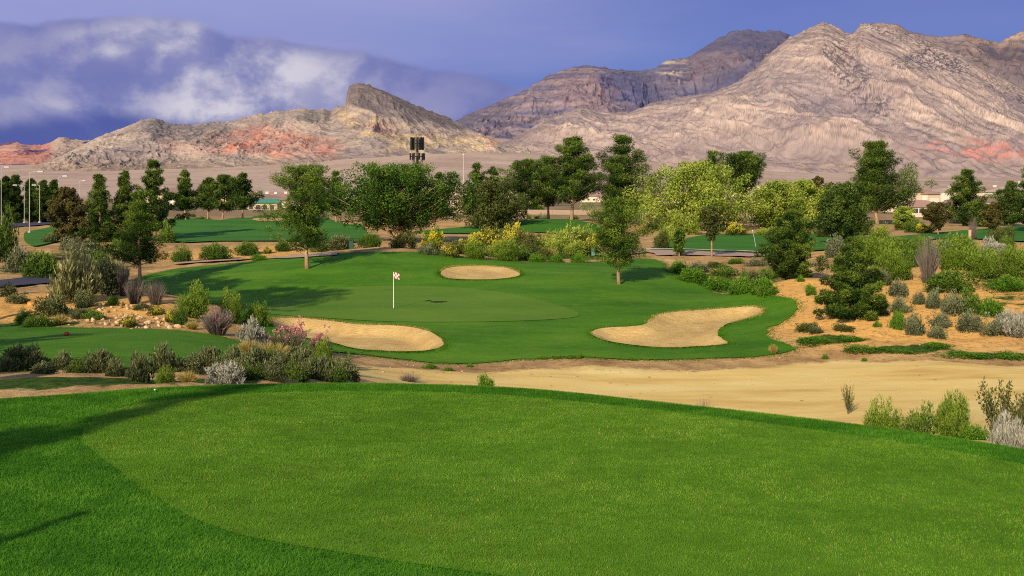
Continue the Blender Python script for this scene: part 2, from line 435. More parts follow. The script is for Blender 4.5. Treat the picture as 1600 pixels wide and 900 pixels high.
# ------------------------------------------------------------------ the ground, one sheet
FAR = [outline([(258,345),(300,341.5),(345,345),(400,338),(440,336),(520,345),(565,352),(575,378),(500,380),(450,378),(350,378),(262,376)], 105),
       outline([(1015,391),(1060,377),(1110,368),(1200,366),(1290,367),(1380,372),(1440,367),(1520,360),(1620,354),(1620,378),(1500,373),(1430,378),(1390,380),(1300,391),(1200,396.5),(1100,394.5)], 100),
       outline([(640,364),(700,358),(760,352),(800,349),(830,344.5),(880,343.5),(920,349),(945,358),(930,364),(880,366),(800,363),(700,366)], 105),
       outline([(38,366),(60,360),(100,353),(150,350),(150,368),(100,376),(50,386)], 105)]
def build_ground():
    ys = np.concatenate([np.arange(-16, 6, 1.0), np.arange(6, 16, .16), np.arange(16, 110, .36), 110 * 1.0125 ** np.arange(0, 375)])
    us = np.linspace(-0.68, 0.68, 430)
    Y = np.repeat(ys[:, None], len(us), 1); X = us[None] * (Y + np.where(Y < 60, 26, 26))
    Z = terrain(X, Y)
    rel, ws = bare_relief(X, Y); Z = Z + rel
    # where the bare ground carries green growth or orange soil
    veg = np.zeros(X.shape); org = np.zeros(X.shape)
    def blob(px, py, rx, ry, k, A, dmin=15):
        x, y = hit(px, py, dmin); A += k * np.exp(-((X - x) / rx) ** 2 - ((Y - y) / ry) ** 2)
    for a in [(1275,532,1.6,.9,.8),(1335,530,1.3,.7,.6),(1398,548,1.8,.6,.7),(1450,545,1.5,.6,.7),(1530,556,2,.7,.8),(1110,440,6,4,.6),(1170,450,4,3,.6),(1060,425,3,3,.5),
              (1585,440,3,3,.7),(1590,470,3,3,.4),(1500,400,10,5,.5),(1400,395,8,4,.5),(90,594,3.5,1.5,.75),(200,592,3,1.2,.5),(80,420,9,9,.5),(160,400,10,8,.5),(840,402,14,3,.6),(780,400,8,3,.5),(20,505,3,2,.5),(60,508,3,1,.6)]:
        blob(*a, veg)
    for a in [(1290,470,6,5,1),(1380,500,7,5,1),(1500,500,7,5,.7),(1450,430,8,8,.8),(1560,470,5,5,.6),(150,480,9,5,.9),(60,475,6,4,1),(300,400,9,7,.6),(400,395,8,6,.7),(1450,385,20,7,.9),(1570,385,14,6,1),(1270,450,5,5,.9),(750,388,10,6,.5)]:
        blob(*a, org)
    zone = np.stack([ws, np.clip(veg, 0, 1), np.clip(org, 0, 1)], -1)
    me = mesh_np('ground', np.stack([X, Y, Z], -1).reshape(-1, 3), grid_faces(*X.shape), M['ground'], zone.reshape(-1, 3), True, 'zone')
    structure(new_obj('ground', me))
build_ground()

def sheet(name, poly, mat, step, lift, jit=0.0, zfun=terrain):
    """a thin surface that follows the terrain inside an outline"""
    P = np.asarray(poly, float)
    # resample the outline
    seg = np.linalg.norm(np.roll(P, -1, 0) - P, axis=1); pts = []
    for i in range(len(P)):
        n = max(1, int(seg[i] / (step * .5)))
        for k in range(n): pts.append(P[i] + (P[(i + 1) % len(P)] - P[i]) * k / n)
    B = np.array(pts)
    if jit:
        B[:, 0] += jit * fbm(B[:, 0] * 1.7, B[:, 1] * 1.7, 3); B[:, 1] += jit * fbm(B[:, 0] * 1.7 + 40, B[:, 1] * 1.7, 3)
    lo, hi = B.min(0), B.max(0)
    gx, gy = np.meshgrid(np.arange(lo[0], hi[0], step), np.arange(lo[1], hi[1], step))
    gx = gx + (np.arange(gx.shape[0]) % 2)[:, None] * step * .5
    g = np.stack([gx.ravel(), gy.ravel()], -1); g = g[sdf(g[:, 0], g[:, 1], B) < -step * .4]
    allp = np.vstack([B, g])
    edges = [(i, (i + 1) % len(B)) for i in range(len(B))]
    v, e, f, *_ = delaunay_2d_cdt([Vector(p) for p in allp], edges, [], 1, 1e-5)
    v = np.array([tuple(p) for p in v])
    z = zfun(v[:, 0], v[:, 1]) + lift
    me = bpy.data.meshes.new(name)
    me.from_pydata(np.column_stack([v, z]).tolist(), [], [tuple(x) for x in f])
    me.materials.append(mat); me.polygons.foreach_set('use_smooth', np.ones(len(me.polygons), bool)); me.update()
    if me.polygons[0].normal.z < 0: me.flip_normals()
    return structure(new_obj(name, me))
ROUGH_TEE = np.vstack([smooth_poly([(x * 1.03, y + .45) for x, y in [(-5.9, 12.75), (-4.06, 13.5), (-2.26, 13.8), (-.75, 13.7), (.4, 13.35), (1.42, 12.75), (2.7, 11.9), (3.5, 11.3), (4.25, 10.6), (4.9, 9.8)]], 4)[:-4], [(5.9, 8.4), (6.8, 6), (6.8, -3), (-8, -3), (-10.5, 11), (-8.5, 12.2)]])
sheet('tee_rough', ROUGH_TEE, M['rough'], .25, .015, .12)
sheet('tee_surface', TEETOP, M['tee'], .25, .022, .03)
def lawn_z(x, y):
    z = terrain(x, y)
    for b in (BUNKER_A, BUNKER_B, BUNKER_C): z = z - .22 * sstep(.25, .9, -sdf(x, y, b))
    return z
sheet('fairway', LAWN, M['lawn'], .55, .05, .25, lawn_z)
sheet('putting_green', GREEN, M['green'], .6, .075, .05)
for P_, nm in ((BUNKER_A, 'sand_bunker'), (BUNKER_B, 'sand_bunker'), (BUNKER_C, 'sand_bunker')):
    sheet(nm, P_, M['sand'], .4, .085, .10)
sheet('forward_tee', FTEE, M['lawn'], .6, .04, .15)
# far fairways, sand and paths
for P_ in FAR[:3]: sheet('far_fairway', P_, M['farlawn'], 2.2, .14)
sheet('far_bunker', outline([(394,345),(405,342.5),(425,342),(442,344),(436,347),(412,348)], 105), M['sand'], 1.5, .22)
def ribbon(name, centre, width, mat, lift, dmin):
    c = smooth_poly([hit(a, b, dmin) for a, b in centre], 6)[:-6 * 1]
    c = c[: (len(centre) - 1) * 6 + 1]
    t = np.gradient(c, axis=0); t /= np.linalg.norm(t, axis=1)[:, None]; nrm = np.stack([-t[:, 1], t[:, 0]], -1)
    return sheet(name, np.vstack([c + nrm * width / 2, (c - nrm * width / 2)[::-1]]), mat, .8, lift)
ribbon('cart_path', [(985,399.5),(1020,396),(1060,396),(1110,398),(1170,400),(1215,402.5)], 6.0, M['path'], .16, 93)
ribbon('cart_path_kerb', [(985,394.6),(1020,391.6),(1060,391.8),(1110,393.4),(1170,395.4),(1215,398)], 1.2, M['kerb'], .2, 93)
ribbon('cart_path', [(300,413),(360,408),(420,404.5),(470,402),(520,398)], 2.6, M['path'], .14, 88)
ribbon('cart_path', [(-60,452),(-10,447),(40,442),(85,436),(120,432)], 3.6, M['road'], .14, 60)
ribbon('road', [(-80,360),(-20,356),(30,352.5),(70,349.5),(110,347)], 9, M['road'], .16, 120)
sheet('verge', FAR[3], M['farlawn'], 2.2, .14)
# ------------------------------------------------------------------ mountains
def prof(pts, u):
    p = np.array(pts, float); return np.interp(u, p[:, 0], p[:, 1])
def mtn_mat():
    m, t, out = material('mountain rock'); p = pos_of(t)
    a = t.attr('rock').outputs['Color']
    n = t.noise(p, .016, 4, .6); n2 = t.noise(t.scale(p, (1, 1, 3)), .006, 5, .65)
    f = t.m('ADD', t.m('MULTIPLY', n, .9), t.m('MULTIPLY', n2, .6))
    c = t.mix(1.0, a, t.ramp(f, [(.45, (.74, .71, .74)), (.75, (1, 1, 1)), (1.0, (1.2, 1.18, 1.14))]), 'MULTIPLY')
    finish(t, out, c, 1.0, bump=n, bs=.6, bd=18, spec=.0)
    return m
M['rock'] = mtn_mat()
def lerp3(a, b, k): return a + (b - a) * k[..., None]
def mountain(name, ridge, base, Db, Dr, u0, u1, nu, nt, gully, paint, seed, shape=1.0, slant=0.0, rough=1.0, backdrop=1500):
    """heightfield range: ridge and foot lines are given as bearings, depth runs from the foot to the ridge"""
    u = np.linspace(u0, u1, nu); t = np.linspace(0, 1.0, nt)
    U, T = np.meshgrid(u, t)
    ry = prof(ridge, U); by = prof(base, U)
    D = Db + (Dr - Db) * T
    hb = fan((U - 800) / FPX * Db, np.full(U.shape, float(Db))) - 30; 
    us = np.linspace(u0 - 150, u1 + 150, 1600); rs = prof(ridge, us); k_ = np.exp(-(np.arange(-160, 161) / 60.0) ** 2); k_ /= k_.sum()
    rsm = np.convolve(np.pad(rs, 160, 'edge'), k_, 'valid'); rsm = np.interp(U, us, rsm)
    ry = rsm + (ry - rsm) * sstep(.35, 1.0, T + .10 * fbm(U / 30, T * 4 + seed, 3) * np.sin(np.pi * T))
    hr = CAM_Z + (300 - ry) / FPX * Dr
    X = (U - 800) / FPX * D
    H = np.maximum(hr - hb, 1)
    env = np.sin(np.pi * np.clip(T, 0, 1)) ** .8
    wx = X + slant * (D - Db) + 140 * fbm(X / 500 + seed, D / 500, 3)
    wy = D + 140 * fbm(X / 500 + 50 + seed, D / 500, 3)
    g = ridged(wx / 620 + seed, wy / 1900, 5, .55) - .45
    g2 = ridged(wx / 190 + seed * 2, wy / 520, 4, .55) - .45
    g3 = fbm(wx / 60, wy / 60, 5, .65) + .9 * (ridged(wx / 45 + 3, wy / 90, 3, .6) - .4)
    s = T ** shape
    sh = s + .16 * fbm(X / 800 + seed, D / 900, 3) * env
    Z = hb + H * sh + env * (gully * g + gully * .42 * g2) + rough * 9 * g3 * (0.2 + env)
    edge = np.exp(-((1 - T) / .012) ** 2)
    Z += edge * (9 * rough * fbm(U / 9.0 + seed, U * 0, 3, .6) + 13 * rough ** .5 * (ridged(U / 6.0 + seed, U * 0 + 3, 4, .6) - .45))
    # back side falls away
    nb = 10
    Xb, Db_, Zb = [], [], []
    for k in range(1, nb + 1):
        dd = Dr + backdrop * k / nb
        Xb.append((u - 800) / FPX * dd); Db_.append(np.full(nu, dd)); Zb.append(Z[-1] - (hr[-1] + 60) * (k / nb) ** 1.0)
    X = np.vstack([X] + [np.array(Xb)]); D = np.vstack([D, np.array(Db_)]); Zall = np.vstack([Z, np.array(Zb)])
    Uf = np.vstack([U] + [U[:1]] * nb); Tf = np.vstack([T] + [np.ones((1, nu))] * nb)
    PY = 300 - (Zall - CAM_Z) / D * FPX
    G = np.vstack([g] + [g[-1:]] * nb); G2 = np.vstack([g2] + [g2[-1:]] * nb)
    col = paint(Uf, PY, X, D, Zall, Tf, G, G2)
    me = mesh_np(name, np.stack([X, D, Zall], -1).reshape(-1, 3), grid_faces(*X.shape), M['rock'], col.reshape(-1, 3), True, 'rock')
    return structure(new_obj(name, me))
C_ = lambda *a: np.array(a, float)
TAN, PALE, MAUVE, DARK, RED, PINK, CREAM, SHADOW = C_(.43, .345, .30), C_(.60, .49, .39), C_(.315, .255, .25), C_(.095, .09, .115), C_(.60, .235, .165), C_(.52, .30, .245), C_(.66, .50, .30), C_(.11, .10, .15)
def spots(X, Z, D, dens, sc=13.0):
    """scrub growing on the slope: dark dots"""
    n = vnoise(X / sc + 91, (Z * 2.2 + D * .35) / sc) + .5 * vnoise(X / sc * 2.3, (Z * 2.2 + D * .35) / sc * 2.3 + 7)
    return sstep(.55 - dens, .75 - dens, n)
def band(v, w): return .5 + .5 * np.sin(v / w)
def zone(U, PY, pts, soft, ns=9.0):
    """soft weight inside a patch of the slope"""
    s = sdf(U, PY, pts) + 9 * fbm(U / ns / 2, PY / ns, 4)
    return sstep(soft, -soft, s)

RIDGE_D = [(690,243),(740,238),(800,216),(850,189),(880,177),(907,166),(925,170),(950,175),(985,174),(1015,161),(1060,151),(1110,145),(1150,128),(1180,107),(1200,84),(1230,60),(1255,48),(1275,38),(1287,33),(1300,37),(1318,47),(1330,52),(1338,47),(1345,36),(1360,38),(1375,42),(1400,44),(1440,60),(1500,84),(1560,118),(1620,150),(1700,185)]
def paint_D(U, PY, X, D, Z, T, G, G2):
    st = (Z * 1.0 + X * .36 + 60 * fbm(X / 300, Z / 300, 3))
    b = .4 * band(st, 17.0) + .35 * band(st, 6.1) + .25 * band(st, 3.1)
    c = lerp3(MAUVE, TAN, sstep(-.5, .5, fbm(X / 500, D / 400 + Z / 300, 4) * 1.4 + .25))
    c = lerp3(c, PALE, sstep(.45, .95, b) * sstep(-.25, .35, fbm(X / 260 + 5, Z / 200, 3)) * .75)
    pal = zone(U, PY, [(880,190),(1100,150),(1230,70),(1290,110),(1200,200),(1020,235),(870,215)], 26)
    c = lerp3(c, PALE, pal * .55 * sstep(.2, .8, b + .3 * G2))
    pal2 = zone(U, PY, [(1430,160),(1540,170),(1620,200),(1560,205),(1450,190)], 14)
    c = lerp3(c, PALE, pal2 * .7 * sstep(.3, .8, b))
    dk = zone(U, PY, [(1345,40),(1400,46),(1490,86),(1520,120),(1380,100),(1440,75)], 9) + zone(U, PY, [(1275,75),(1320,55),(1400,170),(1370,190),(1290,110)], 12) * .8 + zone(U, PY, [(1480,95),(1620,150),(1640,190),(1560,150)], 12) * .7
    sp = spots(X, Z, D, .22 + .42 * np.clip(dk, 0, 1))
    c = lerp3(c, DARK, sp * (.45 + .45 * np.clip(dk, 0, 1)))
    c = c * (1 + .28 * fbm(X / 26, (Z * 1.6 + D * .2 + X * .4) / 15, 4, .65))[..., None]
    st2 = Z + X * .62 + 45 * fbm(X / 220, D / 300, 3); b2 = .6 * band(st2, 11.0) + .4 * band(st2, 4.6)
    wr = sstep(1180, 1330, U) * sstep(-.3, .25, fbm(X / 180 + 3, Z / 140, 3))
    c = c * (1 - .42 * wr * sstep(.55, .9, b2))[..., None] * (1 + .18 * wr * sstep(.4, .1, b2))[..., None]
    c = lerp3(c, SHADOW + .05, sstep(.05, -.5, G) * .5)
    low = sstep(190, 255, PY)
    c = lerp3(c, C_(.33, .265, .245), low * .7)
    red = zone(U, PY, [(1420,234),(1480,218),(1560,224),(1640,222),(1640,246),(1560,250),(1490,252)], 9)
    c = lerp3(c, C_(.54, .22, .18), red * sstep(-.05, .4, fbm(X / 60, Z / 14, 4) + .02) * .75)
    c = lerp3(c, CREAM * .8, zone(U, PY, [(1200,262),(1320,256),(1480,250),(1420,258),(1300,266)], 5) * sstep(-.1, .3, fbm(X / 50, Z / 8, 3)) * .6)
    return c * C_(.95, .92, 1.0)
RIDGE_C = [(640,250),(690,200),(722,183),(745,172),(770,162),(800,151),(835,131),(856,118),(876,110),(900,104),(925,101),(945,105),(965,108),(1000,110),(1025,105),(1042,94),(1072,90),(1082,86),(1100,73),(1112,66),(1125,58),(1142,50),(1160,46),(1190,48),(1215,47),(1228,52),(1245,60),(1290,80),(1340,90)]
def paint_C(U, PY, X, D, Z, T, G, G2):
    st = Z + X * .12 + 120 * fbm(X / 900, Z / 500, 3)
    b = .55 * band(st, 26.0) + .45 * band(st, 9.0)
    c = lerp3(MAUVE * C_(.46, .54, .92), TAN * C_(.72, .68, .88), sstep(.2, .8, b) * sstep(-.5, .3, fbm(X / 700, Z / 300, 3)))  # cool shade over the far range is painted into its colour
    cliff = zone(U, PY, [(1015,108),(1045,92),(1072,90),(1075,104),(1060,122),(1030,122)], 6)
    c = lerp3(c, PALE, cliff * sstep(.3, .7, b) * .8)
    pinkz = zone(U, PY, [(870,130),(930,112),(1000,165),(960,178),(880,160)], 10) + zone(U, PY, [(1070,90),(1150,72),(1170,100),(1080,125)], 8)
    c = lerp3(c, C_(.33, .225, .235), np.clip(pinkz, 0, 1) * .5)
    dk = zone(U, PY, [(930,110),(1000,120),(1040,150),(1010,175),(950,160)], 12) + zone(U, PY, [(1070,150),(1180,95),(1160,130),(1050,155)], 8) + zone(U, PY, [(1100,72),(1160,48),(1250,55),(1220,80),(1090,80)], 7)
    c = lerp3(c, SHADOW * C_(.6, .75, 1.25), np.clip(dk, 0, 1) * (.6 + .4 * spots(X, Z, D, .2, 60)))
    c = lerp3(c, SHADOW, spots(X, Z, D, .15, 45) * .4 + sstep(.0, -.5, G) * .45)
    return c
RIDGE_B = [(0,292),(15,278),(40,264),(60,256),(85,246),(110,236),(135,224),(160,212),(185,202),(205,193),(220,187),(232,184),(243,184),(255,190),(275,193),(300,194),(325,189),(345,190),(362,189),(380,184),(400,180),(430,172),(445,173),(460,168),(475,169),(490,171),(505,169),(517,174),(528,166),(540,162),(542,145),(545,136),(552,129),(560,128),(575,132),(600,142),(620,150),(660,168),(700,183),(740,205),(780,221),(820,233),(860,242),(900,255)]
def paint_B(U, PY, X, D, Z, T, G, G2):
    st = Z + X * .3 + 40 * fbm(X / 250, Z / 200, 3)
    b = .55 * band(st, 13.0) + .45 * band(st, 5.0)
    c = lerp3(MAUVE, TAN, sstep(-.45, .45, fbm(X / 420, D / 420, 4) + .12))
    c = lerp3(c, PALE, sstep(.5, .95, b) * .3)
    red = zone(U, PY, [(330,212),(400,198),(460,208),(540,232),(520,246),(440,246),(330,232)], 12)
    c = lerp3(c, PINK, red * .8)
    c = lerp3(c, RED, red * sstep(-.05, .35, fbm(X / 90, Z / 45, 4)) * .85)
    pk = zone(U, PY, [(240,215),(330,205),(350,240),(250,238)], 12)
    c = lerp3(c, PINK * .95, pk * .4)
    crm = zone(U, PY, [(520,180),(545,165),(620,195),(700,208),(790,216),(760,236),(690,240),(600,238),(570,215)], 10)
    c = lerp3(c, CREAM * .92, crm * sstep(-.35, .2, fbm(X / 80, Z / 30, 4)))
    c = lerp3(c, PINK * 1.05, crm * sstep(.1, .45, fbm(X / 100 + 9, Z / 40, 3)) * .7)
    grey = zone(U, PY, [(541,165),(545,132),(565,128),(700,182),(735,205),(640,190)], 4)
    c = lerp3(c, C_(.20, .165, .16), grey * .85)
    rocky = zone(U, PY, [(220,186),(250,190),(340,190),(360,205),(330,225),(235,222)], 8) + zone(U, PY, [(430,176),(515,172),(515,195),(480,192)], 7)
    c = lerp3(c, C_(.20, .185, .185), np.clip(rocky, 0, 1) * (.45 + .5 * sstep(.0, .35, fbm(X / 35, Z / 90, 4))))
    c = lerp3(c, DARK, spots(X, Z, D, .12) * .35)
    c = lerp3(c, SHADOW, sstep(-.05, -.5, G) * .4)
    c = c * (1 + .28 * fbm(X / 24, (Z * 1.6 + D * .2 + X * .3) / 14, 4, .65))[..., None]
    low = sstep(238, 270, PY)
    return lerp3(c, C_(.245, .175, .135), low * .7)
RIDGE_A = [(-120,232),(-60,226),(0,223),(25,222),(45,226),(65,226),(80,221),(92,214),(100,213),(110,217),(125,218),(140,219),(165,226),(200,232),(260,240)]
def paint_A(U, PY, X, D, Z, T, G, G2):
    c = lerp3(C_(.50, .235, .20), PINK, sstep(-.2, .4, fbm(X / 200, Z / 60, 4)))
    c = lerp3(c, TAN, sstep(70, 90, U) * .85)
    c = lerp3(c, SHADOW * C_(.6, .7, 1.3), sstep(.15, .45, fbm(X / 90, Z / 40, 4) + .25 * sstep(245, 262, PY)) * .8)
    return c
RIDGE_E = [(1240,100),(1300,70),(1340,46),(1360,36),(1380,34),(1400,38),(1420,47),(1445,53),(1480,57),(1510,53),(1535,60),(1560,67),(1580,56),(1600,46),(1650,34),(1720,40)]
def paint_E(U, PY, X, D, Z, T, G, G2):
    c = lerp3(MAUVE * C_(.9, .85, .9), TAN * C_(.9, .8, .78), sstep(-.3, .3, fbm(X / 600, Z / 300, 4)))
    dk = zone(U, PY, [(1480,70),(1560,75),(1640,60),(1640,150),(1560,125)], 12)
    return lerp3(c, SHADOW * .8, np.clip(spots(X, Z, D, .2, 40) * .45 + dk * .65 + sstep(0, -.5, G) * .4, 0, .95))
RIDGE_G = [(-150,190),(0,196),(150,196),(300,186),(420,172),(480,160),(540,157),(600,150),(680,160),(740,168),(820,170)]
def paint_G(U, PY, X, D, Z, T, G, G2): return np.broadcast_to(C_(.012, .022, .09), X.shape + (3,)) * (1 + .5 * G[..., None])

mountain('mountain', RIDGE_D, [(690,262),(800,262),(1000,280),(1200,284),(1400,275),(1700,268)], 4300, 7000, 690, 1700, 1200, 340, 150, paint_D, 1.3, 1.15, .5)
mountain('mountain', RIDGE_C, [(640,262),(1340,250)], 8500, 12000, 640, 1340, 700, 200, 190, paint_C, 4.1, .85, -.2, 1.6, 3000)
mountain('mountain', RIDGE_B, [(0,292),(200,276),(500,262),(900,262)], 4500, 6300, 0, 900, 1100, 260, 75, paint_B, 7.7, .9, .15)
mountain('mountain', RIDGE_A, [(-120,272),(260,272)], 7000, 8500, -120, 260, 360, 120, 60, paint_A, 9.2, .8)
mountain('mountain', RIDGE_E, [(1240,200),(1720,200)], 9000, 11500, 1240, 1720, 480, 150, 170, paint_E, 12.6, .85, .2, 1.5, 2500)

# ------------------------------------------------------------------ daylight
SUN_AZ, SUN_EL = R(22), R(23.5)        # light travels towards +y, 21 degrees to the right
sun = bpy.data.lights.new('sun', 'SUN'); sun.energy = 5.0; sun.angle = R(.5); sun.color = (1.0, .83, .58)
so = bpy.data.objects.new('sun', sun)
dirv = Vector((math.sin(SUN_AZ) * math.cos(SUN_EL), math.cos(SUN_AZ) * math.cos(SUN_EL), -math.sin(SUN_EL)))
so.rotation_euler = dirv.to_track_quat('-Z', 'Y').to_euler(); so.location = (-20, -40, 40); COL.objects.link(so)

def build_world():
    w = bpy.data.worlds.new('World'); SC.world = w; w.use_nodes = True
    nt = w.node_tree; nt.nodes.clear(); t = NT(nt)
    out = t.n('ShaderNodeOutputWorld')
    sky = t.n('ShaderNodeTexSky', sky_type='NISHITA', sun_disc=False)
    sky.sun_elevation = SUN_EL; sky.sun_rotation = SUN_AZ + math.pi
    sky.air_density = 1.0; sky.dust_density = .6; sky.ozone_density = 2.0
    b1 = t.n('ShaderNodeBackground'); b1.inputs[1].default_value = .11; t.l(sky.outputs[0], b1.inputs[0])
    d = t.n('ShaderNodeTexCoord').outputs['Generated']
    s = t.n('ShaderNodeSeparateXYZ'); t.l(d, s.inputs[0]); x, y, z = s.outputs
    az = t.m('ARCTAN2', x, y)                       # bearing from the view axis
    el = t.m('ARCSINE', z)
    A = t.m('ADD', t.m('MULTIPLY', az, 1.0), 0.0)
    vec = t.n('ShaderNodeCombineXYZ'); t.l(az, vec.inputs[0]); t.l(el, vec.inputs[1]); v = vec.outputs[0]
    # clear blue behind the cloud
    up = t.mr(el, 0.02, 0.17, 0, 1, False)
    lr = t.mr(az, -.43, .40, 0, 1, False)
    left = t.ramp(up, [(0, srgb(70, 90, 165)), (.35, srgb(88, 104, 176)), (.65, srgb(138, 147, 204)), (1, srgb(150, 158, 210))])
    right = t.ramp(up, [(0, srgb(130, 152, 206)), (.4, srgb(106, 134, 200)), (.75, srgb(108, 128, 195)), (1, srgb(106, 123, 191))])
    basec = t.mix(t.mr(lr, .3, .8), left, right)
    # thin veil streaks high up
    veil = t.noise(t.scale(v, (2.5, 14, 1)), 1.6, 4, .5)
    basec = t.mix(t.m('MULTIPLY', t.mr(veil, .4, .75), t.mr(az, .25, -.1, .08, .55)), basec, srgb(162, 162, 210))
    # the cloud bank
    wn = t.n('ShaderNodeTexNoise'); wn.inputs['Scale'].default_value = 9; wn.inputs['Detail'].default_value = 4; t.l(v, wn.inputs['Vector'])
    warp = t.vm('MULTIPLY', t.vm('SUBTRACT', wn.outputs['Color'], (.5, .5, .5)), (.035, .03, 0))
    cv = t.vm('ADD', v, warp)
    cvs = t.scale(cv, (1.0, 1.35, 1.0))
    off = t.vm('ADD', cvs, (-.008, .016, 0))
    def dens(vec):
        wv = t.n('ShaderNodeTexNoise'); wv.inputs['Scale'].default_value = 26; wv.inputs['Detail'].default_value = 5; wv.inputs['Roughness'].default_value = .6; t.l(vec, wv.inputs['Vector'])
        vv = t.vm('ADD', vec, t.vm('MULTIPLY', t.vm('SUBTRACT', wv.outputs['Color'], (.5, .5, .5)), (.035, .03, 0)))
        def vor(sc):
            nd = t.n('ShaderNodeTexVoronoi', feature='SMOOTH_F1'); nd.inputs['Scale'].default_value = sc; nd.inputs['Smoothness'].default_value = .55; t.l(vv, nd.inputs['Vector']); return nd.outputs['Distance']
        a_ = t.m('SUBTRACT', 1.0, vor(9)); b_ = t.m('SUBTRACT', 1.0, vor(24))
        return t.m('ADD', t.m('ADD', t.m('MULTIPLY', a_, .45), t.m('MULTIPLY', b_, .22)), t.m('MULTIPLY', t.noise(vec, 12, 9, .60), .60))
    n_a = t.m('SUBTRACT', dens(cvs), .225); n_b = t.m('SUBTRACT', dens(off), .225)
    big = t.noise(t.scale(v, (1, 1.6, 1)), 6.0, 3, .5)
    fc = t.n('ShaderNodeFloatCurve'); cur = fc.mapping.curves[0]
    def e_(py): return (300 - py) / FPX
    tops = [(-200, 50), (0, 48), (120, 38), (260, 38), (330, 48), (450, 62), (560, 76), (680, 90), (760, 104), (805, 122), (850, 148), (900, 200), (1000, 260)]
    pts = [((math.atan((px - 800) / FPX) + .6) / 1.2, e_(py) / .2) for px, py in tops]
    cur.points[0].location = pts[0]; cur.points[1].location = pts[-1]
    for p in pts[1:-1]: cur.points.new(*p)
    fc.mapping.update()
    t.l(t.m('DIVIDE', t.m('ADD', az, .6), 1.2), fc.inputs['Value'])
    top = t.m('MULTIPLY', fc.outputs[0], .2)
    dtop = t.m('SUBTRACT', t.m('ADD', top, t.m('MULTIPLY', t.m('SUBTRACT', n_a, .5), .038)), el)
    soft = t.mr(dtop, -.001, .006)
    # the bank's shaded underside, painted dark blue into the lower part
    low = t.mr(t.m('ADD', el, t.m('MULTIPLY', t.m('SUBTRACT', n_a, .5), .03)), .046, .072)
    low2 = t.mr(az, -.28, -.40, 0, .6)
    body = t.mr(t.m('ADD', t.m('MULTIPLY', n_a, .7), t.m('MULTIPLY', big, .5)), .42, .76)
    light = t.mr(t.m('SUBTRACT', n_a, n_b), -.085, .10)
    bright = t.m('ADD', t.m('MULTIPLY', body, .55), t.m('MULTIPLY', light, .55), clamp=True)
    # brightest in the middle of the bank, dark rim on its left shoulder
    cx = t.mr(t.m('ABSOLUTE', t.m('SUBTRACT', az, -.245)), .22, .02)
    cx = t.m('ADD', .35, t.m('MULTIPLY', cx, .65))
    rim = t.mr(dtop, .003, .020, .5, 1)
    bright = t.m('MULTIPLY', t.m('MULTIPLY', t.m('MULTIPLY', bright, cx), rim), 1.06)
    cc = t.ramp(bright, [(0, srgb(116, 123, 180)), (.2, srgb(133, 136, 187)), (.42, srgb(153, 154, 192)), (.7, srgb(180, 178, 205)), (1, srgb(208, 204, 218))])
    deep = t.mix(t.mr(az, -.42, -.05), srgb(76, 90, 160), srgb(66, 88, 164))
    cc = t.mix(t.mr(low, 0, 1, .92, 0), cc, deep)
    skyc = t.mix(soft, basec, cc)
    b2 = t.n('ShaderNodeBackground'); b2.inputs[1].default_value = 1.0; t.l(skyc, b2.inputs[0])
    front = t.m('MULTIPLY', t.mr(y, .35, .6), t.mr(el, .75, .40))
    mx = t.n('ShaderNodeMixShader'); t.l(front, mx.inputs[0]); t.l(b1.outputs[0], mx.inputs[1]); t.l(b2.outputs[0], mx.inputs[2])
    t.l(mx.outputs[0], out.inputs[0])
build_world()
# ------------------------------------------------------------------ foliage
def leaf_mat(name, dark, mid, lite, trans=.3, tcol=None):
    m, t, out = material(name)
    v = t.attr('val').outputs['Fac']
    oi = t.n('ShaderNodeObjectInfo').outputs['Random']
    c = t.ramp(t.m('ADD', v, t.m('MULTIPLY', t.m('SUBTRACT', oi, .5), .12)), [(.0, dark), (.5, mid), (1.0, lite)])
    p = t.n('ShaderNodeBsdfPrincipled'); t.l(c, p.inputs['Base Color']); p.inputs['Roughness'].default_value = .7
    p.inputs['Specular IOR Level'].default_value = .15
    tr = t.n('ShaderNodeBsdfTranslucent'); t.l(c, tr.inputs[0])
    mx = t.n('ShaderNodeMixShader'); mx.inputs[0].default_value = trans
    t.l(p.outputs[0], mx.inputs[1]); t.l(tr.outputs[0], mx.inputs[2]); t.l(mx.outputs[0], out.inputs[0])
    return m
L = {}
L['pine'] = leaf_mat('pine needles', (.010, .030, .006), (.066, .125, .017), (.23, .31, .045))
L['pine_lit'] = leaf_mat('sunlit pine needles', (.012, .038, .006), (.085, .155, .017), (.28, .37, .048))  # brighter copy of the pine needles, sunlight put into the colour
L['dark'] = leaf_mat('dark needles', (.011, .03, .008), (.06, .11, .018), (.18, .25, .04))
L['broad'] = leaf_mat('broad leaves', (.010, .034, .006), (.065, .15, .016), (.19, .30, .04))
L['lime'] = leaf_mat('pale green leaves', (.07, .115, .014), (.28, .37, .05), (.56, .63, .12), .4)
L['olive'] = leaf_mat('olive leaves', (.03, .045, .012), (.09, .115, .028), (.18, .20, .05))
L['brown'] = leaf_mat('brownish needles', (.035, .035, .012), (.10, .09, .025), (.19, .16, .05))
L['broom'] = leaf_mat('bright green stems', (.03, .06, .008), (.16, .26, .028), (.34, .46, .06), .4)
L['shrub'] = leaf_mat('green shrub leaves', (.018, .045, .008), (.09, .17, .022), (.22, .32, .05))
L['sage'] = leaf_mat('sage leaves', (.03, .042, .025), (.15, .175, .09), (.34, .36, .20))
L['grey'] = leaf_mat('grey twigs and leaves', (.08, .065, .06), (.22, .18, .155), (.40, .33, .28))
L['pale'] = leaf_mat('pale fleshy leaves', (.06, .07, .025), (.32, .32, .13), (.62, .58, .30))
